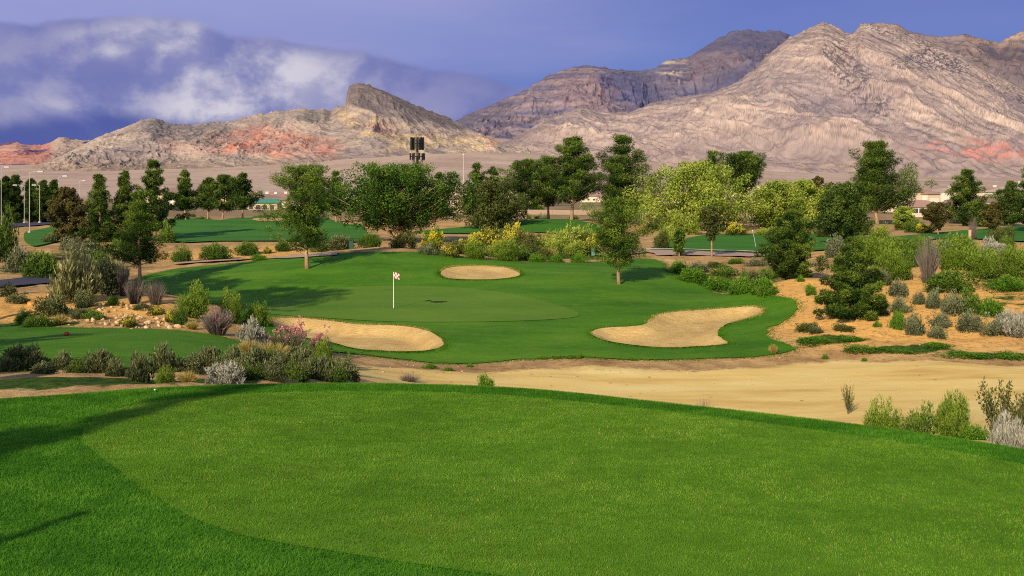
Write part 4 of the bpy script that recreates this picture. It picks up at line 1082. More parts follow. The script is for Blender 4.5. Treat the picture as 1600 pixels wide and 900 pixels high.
S('mustard', 245, 492, 30, 14, 'yellow tuft among the rocks at the right of the knoll')
S('broomdark', 40, 505, 40, 18, 'green tufts at the left back of the forward tee')
S('drygrass', 300, 512, 26, 14, 'dry tuft at the right end of the knoll')
S('dusk', 222, 486, 34, 12, 'flat dark plant among the rocks right of the dry shrubs')
S('dusk', 15, 462, 34, 18, 'dark red brown low shrub by the left path')
S('dusk', 28, 474, 36, 16, 'low dark shrub beside the orange boulder')
# shaded left
S('green', 70, 436, 72, 48, 'rounded olive green shrub beside the purple cart path')
S('sage', 32, 425, 44, 44, 'grey green shrub left of the olive green shrub')
S('dark', 6, 410, 44, 70, 'dark shrub cut by the left edge beside the road')
S('spiky', 78, 380, 34, 16, 'pale tipped low shrub under the brownish conifer')
S('sage', 140, 405, 50, 28, 'grey green shrub under the left conifers')
S('green', 165, 420, 50, 30, 'green shrub left of the near pine trunk')
S('sage', 112, 392, 40, 22, 'small grey shrub below the brownish conifer')
S('green', 190, 400, 40, 30, 'green shrub behind the near pine')
# desert strip behind the lawn, left
S('broomdark', 337, 407, 62, 30, 'wide green bush on the sandy strip, left of the path')
S('broomdark', 388, 398, 48, 24, 'green bush on the sandy strip right of the wide bush')
S('broomdark', 284, 410, 38, 26, 'green bush on the sandy strip beside the near pine')
S('green', 262, 380, 34, 30, 'round green shrub behind the near pine crown')
S('broomdark', 442, 392, 30, 20, 'small green bush behind the spreading pine')
S('mustard', 418, 397, 16, 9, 'tiny yellow plant on the sandy strip')
S('cover', 405, 408, 28, 10, 'flat green plant beside the left cart path')
S('dusk', 530, 392, 60, 24, 'grey green shrub right of the spreading pine trunk')
S('green', 500, 392, 40, 30, 'green shrub directly behind the spreading pine trunk')
S('broomdark', 580, 388, 40, 26, 'green shrub under the wide broadleaf tree trunks')
S('olive', 630, 389, 46, 24, 'tan olive shrub under the wide broadleaf tree')
S('yellow', 676, 394, 40, 32, 'bright yellow flowering round shrub behind the green')
S('sage', 668, 398, 30, 16, 'grey shrub at the foot of the bright yellow shrub')
# flowering border behind the lawn
S('mustard', 768, 389, 66, 36, 'yellow green flowering shrub in the border, left of the middle')
S('mustard', 802, 386, 44, 34, 'yellow green flowering shrub in the border, tallest')
S('mustard', 738, 390, 36, 20, 'low yellow flowering shrub right of the dark path')
S('mustard', 848, 388, 40, 20, 'yellow flowering shrub in the border behind the grey shrub')
S('lime', 882, 393, 62, 38, 'pale yellow green shrub in the border left of the near pine')
S('lime', 915, 391, 44, 36, 'pale yellow green shrub partly behind the near pine')
S('olive', 825, 398, 40, 36, 'grey olive shrub in the middle of the flowering border')
S('broom', 744, 405, 42, 28, 'bright green shrub at the lawn edge left of the bunker')
S('broom', 790, 408, 52, 30, 'bright green shrub at the lawn edge behind the bunker')
S('cover', 838, 410, 30, 16, 'low green plant at the lawn edge in the border')
S('cover', 870, 410, 34, 16, 'low bright plant at the lawn edge below the yellow green shrub')
S('cover', 905, 411, 30, 14, 'low bright plant at the lawn edge left of the near pine')
S('mustard', 705, 402, 34, 22, 'straw yellow shrub between the round yellow shrub and the border')
S('drygrass', 860, 403, 30, 16, 'straw coloured tuft inside the flowering border')
S('mustard', 925, 398, 40, 26, 'yellow shrub behind the near pine trunk')
S('dusk', 715, 388, 30, 14, 'dark purple shrub beside the dark path')
S('mustard', 787, 394, 40, 26, 'yellow green shrub between the two tall border shrubs')
S('lime', 862, 397, 44, 26, 'pale green shrub in the front row of the border, left of the pale pair')
S('lime', 900, 400, 44, 24, 'pale green shrub in the front row of the border, below the pale pair')
S('green', 816, 406, 40, 22, 'leaf green shrub in the front row of the border behind the bunker')
S('mustard', 728, 398, 40, 24, 'golden shrub in the border right of the round yellow shrub')
S('olive', 848, 404, 34, 18, 'low olive shrub in the front row of the border')
S('lime', 770, 400, 36, 20, 'low pale green shrub at the left front of the border')
# behind the cart path
S('lime', 1068, 365, 56, 36, 'pale yellow shrub under the lime green tree', d=150)
S('lime', 1045, 378, 40, 30, 'pale yellow shrub left of the right fairway', d=128)
S('olive', 1035, 390, 30, 30, 'olive shrub beside the near pine crown', d=112)
S('mustard', 1150, 368, 46, 18, 'low yellow shrub on the far fairway edge', d=146)
S('lime', 1195, 368, 40, 14, 'low pale shrub on the far fairway edge', d=146)
S('olive', 1290, 372, 36, 22, 'olive shrub at the foot of the dark broadleaf tree', d=140)
S('lime', 1374, 374, 36, 24, 'pale round shrub beside the dark tree shadow', d=132)
S('olive', 1350, 368, 30, 20, 'brown olive shrub behind the pale round shrub', d=150)
S('green', 1430, 362, 36, 20, 'green shrub in front of the pale house', d=160)
S('mustard', 1445, 366, 36, 14, 'yellow plant in front of the pale house', d=155)
S('dead', 1520, 372, 16, 34, 'dry upright stalk beside the right fairway', d=134)
# green thicket right of the near pine
for i, (px, py, w, h, kd, lb) in enumerate([
  (1058, 428, 44, 22, 'cover', 'green plant at the left tip of the right thicket'),
  (1085, 441, 60, 20, 'cover', 'green plant in the front row of the thicket, second from left'),
  (1120, 452, 60, 22, 'cover', 'green plant in the front row of the thicket, third from left'),
  (1158, 460, 52, 28, 'cover', 'green plant in the front row of the thicket, fourth from left'),
  (1195, 462, 44, 26, 'cover', 'green plant at the right end of the thicket front row'),
  (1090, 423, 46, 14, 'sage', 'grey green shrub behind the thicket, left'),
  (1130, 431, 50, 18, 'green', 'green shrub behind the thicket, middle'),
  (1118, 419, 40, 10, 'olive', 'low olive plant beside the sapling by the path'),
  (1165, 438, 30, 18, 'cover', 'green plant on the orange soil inside the thicket'),
  (1200, 436, 40, 20, 'green', 'green shrub left of the dense round conifer'),
  (1182, 416, 36, 12, 'sage', 'grey shrub at the cart path end'),
  (1148, 413, 30, 10, 'green', 'small green shrub under the sparse thin tree'),
  (1222, 430, 24, 18, 'dusk', 'dark shrub at the foot of the dense round conifer'),
  (1175, 452, 34, 28, 'dusk', 'darker shrub in the middle of the thicket')]):
    S(kd, px, py, w, h, lb)
# right hillside
for px, py, w, h, kd, lb in [
  (1372, 412, 54, 52, 'broom', 'bright green bush above the young cone shaped conifer'),
  (1400, 436, 52, 58, 'broom', 'tall bright green bush right of the young cone shaped conifer'),
  (1345, 400, 44, 40, 'broomdark', 'green bush behind the young cone shaped conifer'),
  (1330, 408, 34, 40, 'broomdark', 'dull green bush between the two dense conifers'),
  (1305, 398, 40, 36, 'sage', 'grey green bush right of the dense round conifer'),
  (1450, 440, 34, 72, 'dead', 'tall dead grey shrub among the green bushes'),
  (1482, 453, 76, 46, 'green', 'wide bright leafy shrub below the dead grey shrub'),
  (1497, 418, 60, 56, 'broom', 'bright green bush right of the dead grey shrub'),
  (1540, 430, 58, 50, 'broom', 'bright green bush second from the right edge'),
  (1586, 430, 48, 44, 'broom', 'bright green bush at the right edge above the lawn strip'),
  (1425, 415, 46, 38, 'broomdark', 'dull green bush left of the dead grey shrub'),
  (1468, 400, 40, 26, 'sage', 'grey green shrub behind the dead grey shrub'),
  (1492, 388, 44, 28, 'broomdark', 'green bush on the crest right of the dead shrub'),
  (1556, 398, 38, 26, 'silver', 'pale grey dry shrub on the crest near the right edge'),
  (1572, 398, 28, 46, 'broomdark', 'upright green bush on the crest near the right edge'),
  (1565, 380, 34, 28, 'olive', 'yellow olive bush on the far right crest'),
  (1516, 388, 22, 14, 'dusk', 'small dark shrub on the orange crest'),
  (1408, 394, 44, 28, 'broomdark', 'green bush on the crest above the tall bright bush'),
  (1440, 392, 34, 22, 'broom', 'small bright bush on the crest left of the dead shrub'),
  (1405, 461, 32, 28, 'sage', 'small grey green ball shrub right of the young conifer, upper'),
  (1382, 447, 26, 26, 'dusk', 'dark shrub in the shadow of the young conifer'),
  (1407, 486, 34, 24, 'sage', 'small grey green ball shrub right of the young conifer, lower'),
  (1428, 520, 38, 34, 'sage', 'grey green ball shrub above the left green mats'),
  (1404, 514, 26, 26, 'cover', 'bright leafy clump left of the grey green ball shrub'),
  (1469, 507, 34, 24, 'sage', 'small grey ball shrub on the slope, upper of two touching'),
  (1464, 525, 32, 24, 'sage', 'small grey ball shrub on the slope, lower of two touching'),
  (1437, 475, 26, 18, 'sage', 'tiny grey shrub at the left of the sage row'),
  (1460, 481, 34, 30, 'sage', 'first large grey shrub in the sage row'),
  (1489, 488, 42, 38, 'sage', 'second large grey shrub in the sage row'),
  (1520, 486, 40, 34, 'green', 'leafy green shrub at the right of the sage row'),
  (1548, 490, 38, 32, 'cover', 'low green shrub right of the sage row'),
  (1517, 513, 42, 34, 'sage', 'dark sage ball shrub below the sage row'),
  (1553, 519, 38, 28, 'sage', 'sage ball shrub left of the pale shrub at the edge'),
  (1588, 522, 50, 36, 'silver', 'pale silver shrub cut by the right edge on the slope'),
  (1575, 450, 60, 24, 'cover', 'low green growth at the right edge of the slope'),
  (1267, 461, 20, 14, 'cover', 'small green shrub alone on the orange bank, upper'),
  (1280, 474, 14, 10, 'cover', 'tiny green shrub alone on the orange bank, lower'),
  (1252, 440, 16, 10, 'cover', 'tiny green plant under the dense round conifer'),
  (1275, 523, 24, 12, 'dusk', 'dark little shrub at the left end of the green mats'),
  (1262, 516, 34, 14, 'olive', 'olive tuft at the fairway corner'),
  (1318, 515, 40, 10, 'olive', 'flat olive plant below the young conifer'),
  (1370, 510, 14, 8, 'cover', 'tiny green plant below the young conifer shadow'),
  (1350, 640, 10, 1, None, '')]:
    if kd: S(kd, px, py + (2 if w > 30 else 0), w * (1.2 if w > 30 and kd != 'sage' else 1.05), h * (.86 if h > 44 and kd != 'dead' else 1.0), lb)
for px, py, w, h, lb in [(1272, 535, 80, 7, 'green creeping mat at the fairway corner, first of the mats'), (1330, 530, 64, 6, 'green creeping mat, second along the wash bank'), (1352, 546, 76, 5, 'green creeping mat, third along the wash bank'),
                         (1408, 551, 78, 5, 'green creeping mat, fourth along the wash bank'), (1458, 543, 60, 7, 'green creeping mat with a pointed right end, on the slope'), (1505, 558, 84, 6, 'long green creeping mat on the wash bank'),
                         (1580, 558, 84, 8, 'green creeping mat at the right edge of the wash bank')]:
    S('cover', px, py, w, h, lb, name='creeping_plant')
# near right corner behind the tee
S('broom', 1386, 672, 74, 42, 'light green bush behind the right tee edge, first from the left', d=21.5)
S('green', 1432, 676, 60, 40, 'leafy green bush in the middle of the tee edge clump', d=21)
S('broom', 1488, 676, 68, 56, 'tallest light green bush of the tee edge clump', d=20.5)
S('leafy', 1562, 668, 96, 66, 'open twiggy shrub with olive leaves by the right edge', d=19)
S('leafy', 1596, 670, 50, 50, 'dark twiggy shrub cut by the right edge', d=18.5)
S('silver', 1578, 697, 70, 44, 'silver shrub at the right edge just behind the tee', d=16)
S('cover', 1520, 682, 60, 20, 'low green growth left of the silver shrub', d=18.5)
S('leafy', 1325, 632, 24, 26, 'thin dry weed standing in the sandy wash', d=40)
S('dead', 1100, 634, 44, 13, 'small pale shrub peeking over the tee edge', d=14.6)
S('dead', 640, 592, 40, 10, 'dry weeds at the tee edge by the sandy wash', d=44)
S('cover', 760, 596, 30, 8, 'small green weed at the tee edge by the wash', d=42)
for i, (px, py, w) in enumerate([(870, 560, 24), (890, 560, 20), (905, 560, 14), (845, 561, 18), (990, 563, 16), (1290, 560, 12), (1350, 562, 12), (1208, 553, 16), (672, 575, 26), (700, 580, 20), (735, 574, 14)]):
    S('cover' if i != 7 else 'drygrass', px, py, w, 7 if i != 7 else 16, 'small weed where the fairway meets the sandy wash', group='weeds along the fairway lip', name='weed' if i != 7 else 'grass_tuft')
# far scrub between the trees, behind the fairways
gg = np.random.default_rng(5)
for i in range(90):
    d = gg.uniform(215, 420); px = gg.uniform(-40, 1640)
    w = gg.uniform(10, 28); S(['green', 'olive', 'dark', 'sage', 'dark', 'green'][i % 6], px, 0, w, gg.uniform(6, 13), 'small shrub on the far plain between trees and houses', d=d, group='scrub on the far plain')

# ------------------------------------------------------------------ rocks
def rock_mesh(seed):
    g = np.random.default_rng(seed); n = 10; m = 7; V = []
    for j in range(m + 1):
        th = math.pi * j / m
        for i in range(n): V.append((math.sin(th) * math.cos(2 * math.pi * i / n), math.sin(th) * math.sin(2 * math.pi * i / n), math.cos(th)))
    V = np.array(V); F = grid_faces(m + 1, n).tolist() + [(j * n + n - 1, j * n, (j + 1) * n, (j + 1) * n + n - 1) for j in range(m)]
    for k in range(9):
        d = unit(g.normal(size=3)); c = g.uniform(.45, .8); q = V @ d - c; V = V - np.clip(q, 0, None)[:, None] * d
    V = V * np.array([1, g.uniform(.7, 1), g.uniform(.55, .8)]) * (1 + .08 * g.normal(size=(1, 3)))
    return V, np.array(F)
def rock_mat(name, a, b, c):
    m, t, out = material(name); p = t.n('ShaderNodeTexCoord').outputs['Object']; oi = t.n('ShaderNodeObjectInfo').outputs['Random']
    n = t.noise(t.vm('ADD', p, oi), 2.2, 5, .7)
    f = t.m('ADD', t.m('MULTIPLY', n, .6), t.m('MULTIPLY', oi, .5))
    finish(t, out, t.ramp(f, [(.25, a), (.5, b), (.85, c)]), .95, bump=n, bs=.6, bd=.1, spec=.05); return m
ROCK = rock_mat('tan rock', (.30, .17, .08), (.56, .36, .18), (.78, .60, .38)); ORANGE = rock_mat('orange rock', (.40, .17, .04), (.66, .32, .08), (.74, .42, .14))
RM = [mesh_np('rock', *rock_mesh(500 + i), ROCK) for i in range(6)]
RMO = mesh_np('rock', *rock_mesh(555), ORANGE)
def rock(me, px, py, w, label, group=None, d=None, cat='rock'):
    x, y = hit(px, py) if d is None else ((px - 800) / FPX * d, d)
    s = w / 2 / FPX * y; o = new_obj('rock', me); o.location = (x, y, zat(x, y) + s * .22); o.scale = (s, s, s)
    o.rotation_euler = (gg.uniform(-.3, .3), gg.uniform(-.3, .3), gg.uniform(0, 6.28)); tag(o, label, cat, group); return o
rock(RMO, 50, 476, 17, 'upright orange boulder on the knoll left of the pale shrub', cat='boulder')
rock(RMO, 77, 462, 9, 'orange rock beside the stem of the large pale shrub')
rock(RMO, 205, 515, 10, 'orange rock resting at the back edge of the forward tee')
def strew(n, poly, w0, w1, label, group):
    k = 0
    while k < n:
        px = gg.uniform(poly[:, 0].min(), poly[:, 0].max()); py = gg.uniform(poly[:, 1].min(), poly[:, 1].max())
        if sdf(np.array([px]), np.array([py]), poly)[0] > 0: continue
        if w1 < 6 or True: rock(RM[k % 6], px, py, w0 + (w1 - w0) * gg.random() ** 2.2, label, group)
        k += 1
strew(180, np.array([(20, 505), (110, 480), (170, 468), (250, 484), (330, 514), (200, 511), (60, 508)], float), 4.5, 14, 'tan rock among the stones strewn over the left knoll', 'rocks on the left knoll')
strew(35, np.array([(575, 574), (640, 568), (700, 574), (760, 572), (720, 584), (640, 586), (590, 584)], float), 2, 6, 'small tan stone at the fairway lip left of the wash', 'stones beside the left of the wash')
strew(45, np.array([(760, 570), (1000, 568), (1240, 556), (1420, 560), (1480, 600), (1300, 610), (1000, 592), (780, 590)], float), 1.5, 4.5, 'small pale stone on the sandy wash', 'stones on the wash')
strew(34, np.array([(1215, 510), (1300, 480), (1420, 490), (1590, 530), (1500, 545), (1300, 545), (1210, 530)], float), 1.5, 4.5, 'small pale stone on the orange slope at the right', 'stones on the right slope')

# ------------------------------------------------------------------ grass
def grass_mesh(name, n, sampler, hgt, wid, leaf, g, lift=0.0, label=None):
    P = sampler(n); n = len(P)
    z = terrain(P[:, 0], P[:, 1]) + lift
    a = g.uniform(0, 6.28, n); ln = g.normal(size=(n, 2)) * .45
    h = hgt * g.uniform(.55, 1.25, n)
    b = np.column_stack([P, z]); sd = np.column_stack([np.cos(a), np.sin(a), np.zeros(n)]) * (wid * g.uniform(.7, 1.3, n) / 2)[:, None]
    tip = b + np.column_stack([ln[:, 0] * h, ln[:, 1] * h, h])
    V = np.stack([b - sd, b + sd, tip], 1).reshape(-1, 3); F = np.arange(3 * n).reshape(-1, 3)
    patch = fbm(P[:, 0] / .9, P[:, 1] / .7, 4) * .8 + fbm(P[:, 0] / .16, P[:, 1] / .10, 3) * .75
    v = np.clip(.48 + patch * .55 + g.normal(size=n) * .09, 0, 1)
    v = np.stack([v - .2, v - .2, v + .08], 1).ravel()
    o = new_obj('grass', mesh_np('grass', V, F, L[leaf], np.clip(v, 0, 1))); o['kind'] = 'stuff'
    if label: tag(o, label, 'grass')
    return o
def near_sampler(inside, outside, ymin, ymax):
    def f(n):
        out = []; tot = 0
        while tot < n:
            y = gg.uniform(ymin, ymax, n); x = gg.uniform(-1, 1, n) * (.46 * y + 1.6)
            keep = gg.random(n) < (.46 * y + 1.6) / (.46 * ymax + 1.6)
            k = keep & (sdf(x, y, inside) < 0)
            if outside is not None: k &= sdf(x, y, outside) > 0
            out.append(np.column_stack([x[k], y[k]])); tot += int(k.sum())
        return np.vstack(out)[:n]
    return f
grass_mesh('grass', 300000, near_sampler(ROUGH_TEE, TEETOP, 6.0, 14.2), .027, .006, 'grass', gg, .01, 'longer bright green grass around the mown tee in front')
grass_mesh('grass', 370000, near_sampler(TEETOP, None, 6.0, 13.4), .017, .0060, 'teegrass', gg, .018, 'short mown grass covering the near tee')
def clustered(n):
    c = near_sampler(TEETOP, None, 6.2, 13.2)(90); q = c[gg.integers(0, 90, n)] + gg.normal(size=(n, 2)) * np.array([.30, .22])
    return q[sdf(q[:, 0], q[:, 1], TEETOP) < -.1]
grass_mesh('grass', 6000, clustered, .020, .006, 'dry', gg, .018, 'scattered yellowed blades in the mown tee')
def edge_sampler(poly, w, inner=.3):
    def f(n):
        P = np.asarray(poly); i = gg.integers(0, len(P), n); t = gg.random(n)[:, None]
        p = P[i] * (1 - t) + P[(i + 1) % len(P)] * t
        e = P[(i + 1) % len(P)] - P[i]; e = e / (np.linalg.norm(e, axis=1)[:, None] + 1e-9); nr = np.stack([e[:, 1], -e[:, 0]], -1)
        q = p + nr * gg.normal(size=n)[:, None] * w
        return q
    return f
def resample(P, step=.4):
    out = []
    for i in range(len(P)):
        a, b = P[i], P[(i + 1) % len(P)]; k = max(1, int(np.linalg.norm(b - a) / step))
        for j in range(k): out.append(a + (b - a) * j / k)
    return np.array(out)
grass_mesh('grass', 16000, edge_sampler(resample(LAWN), .22), .09, .03, 'fringe', gg, .0, 'ragged grass fringe around the fairway')
grass_mesh('grass', 5000, edge_sampler(resample(FTEE), .18), 0.08, .03, 'fringe', gg, .0, 'ragged grass fringe around the forward tee')
def outside_edge(poly, off, w, cond):
    base = edge_sampler(resample(poly, .25), w)
    def f(n):
        q = base(n * 3); s = sdf(q[:, 0], q[:, 1], poly); k = (s > off) & cond(q, poly); return q[k][:n]
    return f
for P_ in (BUNKER_A, BUNKER_B, BUNKER_C):
    far = lambda q, poly: q[:, 1] > (poly[:, 1].min() * .45 + poly[:, 1].max() * .55)
    grass_mesh('grass', 2200, outside_edge(P_, -.05, .10, far), .13, .03, 'dry', gg, .03, 'dry yellow grass lip along the far edge of a sand bunker')
    grass_mesh('grass', 6000, outside_edge(P_, -.02, .22, lambda q, p: q[:, 1] > 0), .10, .03, 'fringe', gg, .02, 'green grass fringe around a sand bunker')

# ------------------------------------------------------------------ things on the course
WHITE = plain_mat('white paint', (.80, .80, .78), .5, .04); GREYM = plain_mat('galvanised steel', (.62, .62, .63), .45, .06, metal=.3)
REDP = plain_mat('red cloth', (.62, .04, .06), .8, .05); WHITEC = plain_mat('white cloth', (.85, .80, .80), .8, .03)
DGREEN = plain_mat('dark green paint', (.01, .055, .045), .5, .1); TEAL = plain_mat('teal plastic', (.10, .24, .20), .5, .08); BLACK = plain_mat('dark steel', (.010, .012, .012), .5, .1)
fx, fy = hit(615, 484); fz = zat(fx, fy) + .08
fl = empty('flagstick', (fx, fy, fz), 'white flagstick with red and white checkered flag on the green', 'flagstick')
mb = MB(); mb.tube([(0, 0, 0), (0, 0, 1.1), (0, 0, 2.12)], [.022, .020, .017], 8); mb.build('pole', WHITE, fl)
V = []; F = []; mi = []; nx, nz = 12, 9; Wf, Hf = .38, .34
for j in range(nz + 1):
    for i in range(nx + 1):
        u, v_ = i / nx, j / nz; V.append((Wf * u * .92, .07 * math.sin(u * 6.0 + v_) * u, 2.10 - Hf * v_ - .12 * u * u))
for j in range(nz):
    for i in range(nx): mi.append(((i * 4 // nx) + (j * 3 // nz)) % 2)
me = mesh_np('flag', np.array(V), grid_faces(nz + 1, nx + 1), None, None, True, mats=[REDP, WHITEC], midx=mi); new_obj('flag', me, fl)
mb = MB(); mb.poly([(.07 * math.cos(a), .07 * math.sin(a), .006) for a in np.linspace(0, 6.28, 17)[:-1]]); mb.build('hole', BLACK, fl)
# divot tool bag sized dark mark on the green
x, y = hit(685, 474); mb = MB(); pts = [(.45 * math.cos(a) * (1 + .3 * math.sin(3 * a)), .28 * math.sin(a), 0) for a in np.linspace(0, 6.28, 25)[:-1]]
mb.poly([(p[0], p[1], .03) for p in pts]); 
for i in range(24):
    q, r_ = pts[i], pts[(i + 1) % 24]; mb.poly([(q[0] * 1.1, q[1] * 1.1, -.02), (r_[0] * 1.1, r_[1] * 1.1, -.02), (r_[0], r_[1], .03), (q[0], q[1], .03)])
o = mb.build('turf_patch', plain_mat('dark turf', (.012, .03, .008), .95, .3, 8)); o.location = (x, y, zat(x, y) + .085); tag(o, 'small dark patch on the putting green right of the flag', 'turf patch')
# tee marker
x, y = hit(104, 526); mk = empty('tee_marker', (x, y, zat(x, y) + .04), 'small red tee marker standing on the forward tee', 'tee marker')
g_ = np.linspace(0, 6.283, 13)[:-1]; V = [];
prof_ = [(.02, 0), (.09, .012), (.11, .06), (.10, .11), (.06, .145), (.006, .155)]
for r_, z_ in prof_: V += [(r_ * math.cos(a), r_ * math.sin(a), z_) for a in g_]
F = [(j * 12 + i, j * 12 + (i + 1) % 12, (j + 1) * 12 + (i + 1) % 12, (j + 1) * 12 + i) for j in range(5) for i in range(12)]
new_obj('marker_body', mesh_np('marker_body', np.array(V), np.array(F), plain_mat('red plastic', (.45, .035, .03), .4, .05), None, True), mk)
mb = MB(); mb.tube([(0, 0, -.08), (0, 0, .03)], .015, 6); mb.build('spike', GREYM, mk)
# small ball on near rough and on the tee edge
def ball(px, py, d, r_, label):
    n, m = 14, 9; V = []; x = (px - 800) / FPX * d
    for j in range(m + 1):
        th = math.pi * j / m
        V += [(r_ * math.sin(th) * math.cos(2 * math.pi * i / n), r_ * math.sin(th) * math.sin(2 * math.pi * i / n), r_ * math.cos(th)) for i in range(n)]
    F = [(j * n + i, j * n + (i + 1) % n, (j + 1) * n + (i + 1) % n, (j + 1) * n + i) for j in range(m) for i in range(n)]
    o = new_obj('golf_ball', mesh_np('golf_ball', np.array(V), np.array(F), WHITE, None, True)); o.location = (x, d, zat(x, d) + r_ + .02); tag(o, label, 'golf ball')
ball(242, 605, 13.0, .012, 'white golf ball lying at the left edge of the near tee')
# bins, boxes beside the path
def post_box(px, py, w, h, mat, name, label, cat, d):
    x = (px - 800) / FPX * d; s = d / FPX; r_ = empty(name, (x, d, zat(x, d)), label, cat)
    W, H = w * s, h * s
    b = MB(); b.box((0, 0, H * .48), (W, W * .9, H * .84), 0, 0, .94); b.build('body', mat, r_)
    b = MB(); b.box((0, 0, H * .94), (W * 1.12, W, H * .09), 0, 0, .8); b.build('lid', mat, r_)
    b = MB(); b.box((0, 0, H * .03), (W * .8, W * .7, H * .06)); b.build('foot', BLACK, r_)
post_box(549, 384, 6.5, 14, DGREEN, 'litter_bin', 'dark green litter bin by the path right of the spreading pine', 'litter bin', 101)
post_box(645, 386, 6, 8, TEAL, 'utility_box', 'pale teal utility box left of the yellow shrub', 'utility box', 98.5)
post_box(927, 392, 6, 14, TEAL, 'utility_box', 'teal utility box between the border and the near pine', 'utility box', 100)
post_box(1515, 372, 4, 15, plain_mat('tan paint', (.5, .36, .22), .7, .1), 'marker_post', 'tan post beside the far right fairway', 'post', 132)
# thin yardage pole on the right fairway
x = (1181 - 800) / FPX * 118; o = empty('yardage_pole', (x, 118, zat(x, 118)), 'thin pale pole leaning on the right fairway', 'pole')
mb = MB(); mb.tube([(0, 0, 0), (-.15, 0, 1.0), (-.36, 0, 1.75)], [.025, .022, .018], 6); mb.build('pole', GREYM, o)
mb = MB(); mb.box((-.36, 0, 1.78), (.07, .07, .10), 0, 0, .7); mb.build('cap', WHITE, o)

# street lamps
LAMPW = plain_mat('pale grey lamp paint', (.46, .46, .47), .5, .04)
def lamp(px, d, top, arm, label):
    x = (px - 800) / FPX * d; z0 = zat(x, d); H = CAM_Z + (300 - top) / FPX * d - z0
    r_ = empty('street_lamp', (x, d, z0), label, 'street lamp', 'white street lamps along the left road')
    b = MB(); b.tube([(0, 0, 0), (0, 0, H * .5), (0, 0, H)], [.05, .044, .036], 8); b.build('pole', LAMPW, r_)
    s = math.copysign(1, arm); L_ = abs(arm) * d / FPX
    b = MB(); b.tube([(0, 0, H - .15), (s * L_ * .5, 0, H + .05), (s * L_, 0, H + .12)], .035, 6); b.build('arm', LAMPW, r_)
    b = MB(); b.box((s * (L_ + .45), 0, H + .12), (.75, .35, .10), 0, 0, .8); hd = b.build('lamp_head', LAMPW, r_)
    b = MB(); b.box((s * (L_ + .45), 0, H + .03), (.7, .3, .03)); b.build('lens', GREYM, hd)
    b = MB(); b.tube([(0, 0, -.02), (0, 0, .3)], .22, 8); b.build('base', GREYM, r_)
lamp(46, 150, 269, 12, 'nearest white street lamp, tall pole beside the green verge')
lamp(92, 165, 276, 5, 'white street lamp pole left of the olive brown conifer')
lamp(124, 205, 283, 3, 'white street lamp behind the olive brown conifer')
lamp(62, 187, 290, -4, 'short white street lamp between the two nearest lamps')
lamp(38, 190, 290, -10, 'white street lamp with arm to the left, in front of dark conifers')
lamp(2, 170, 262, 4, 'white street lamp head showing at the left picture edge')

# disguised phone mast
d = 330; x = (652 - 800) / FPX * d; z0 = zat(x, d); H = CAM_Z + (300 - 214) / FPX * d - z0
mast = empty('phone_mast', (x, d, z0), 'tall phone mast dressed as a pine with antenna panels', 'phone mast')
b = MB(); b.tube([(0, 0, 0), (0, 0, H * .6), (0, 0, H)], [.55, .42, .3], 10); b.build('pole', BARKD, mast)
for tier, (zz, n, rr, ph) in enumerate([(H - 1.9, 12, 1.75, 3.6), (H - 5.6, 9, 1.95, 1.9)]):
    b = MB(); pr = [(rr * math.cos(a), rr * math.sin(a), zz) for a in np.linspace(0, 6.283, 19)]; b.tube(pr, .07, 5, cap=False)
    for a in np.linspace(0, 6.283, 5)[:-1]: b.tube([(0, 0, zz), (rr * math.cos(a), rr * math.sin(a), zz)], .07, 5)
    fr = b.build('antenna_frame', BLACK, mast)
    for k in range(n):
        a = 6.283 * k / n + .2; b = MB(); b.box((rr * 1.08 * math.cos(a), rr * 1.08 * math.sin(a), zz), (.22, .4, ph), a); b.build('antenna_panel', BLACK, fr)
g5 = np.random.default_rng(77)
for k in range(44):
    zz = H - 7 - k * .27; a = k * 2.4; ln = g5.uniform(1.0, 2.1) * (1 + .01 * k)
    b = MB(); b.tube([(0, 0, zz), (ln * .6 * math.cos(a), ln * .6 * math.sin(a), zz + .1), (ln * math.cos(a), ln * math.sin(a), zz + .45)], [.09, .06, .03], 5)
    br = b.build('branch', BARKD, mast)
    C = [(ln * q * math.cos(a), ln * q * math.sin(a), zz + .3 * q) for q in (.6, .85, 1)]
    V, F, v = leaves(C, [.3] * 3, 14, .42, .12, g5, up=.5); new_obj('needles', mesh_np('needles', V, F, L['dark'], v), br)
# thin mast farther right
x = (724 - 800) / FPX * 800; o = empty('radio_mast', (x, 800, zat(x, 800)), 'very thin pale mast rising from the plain right of the phone mast', 'mast')
b = MB(); H = CAM_Z + (300 - 240) / FPX * 800 - zat(x, 800); b.tube([(0, 0, 0), (0, 0, H)], [.22, .12], 6); b.build('pole', GREYM, o)
b = MB(); b.box((0, 0, H * .98), (.8, .8, .5)); b.build('antenna', GREYM, o)

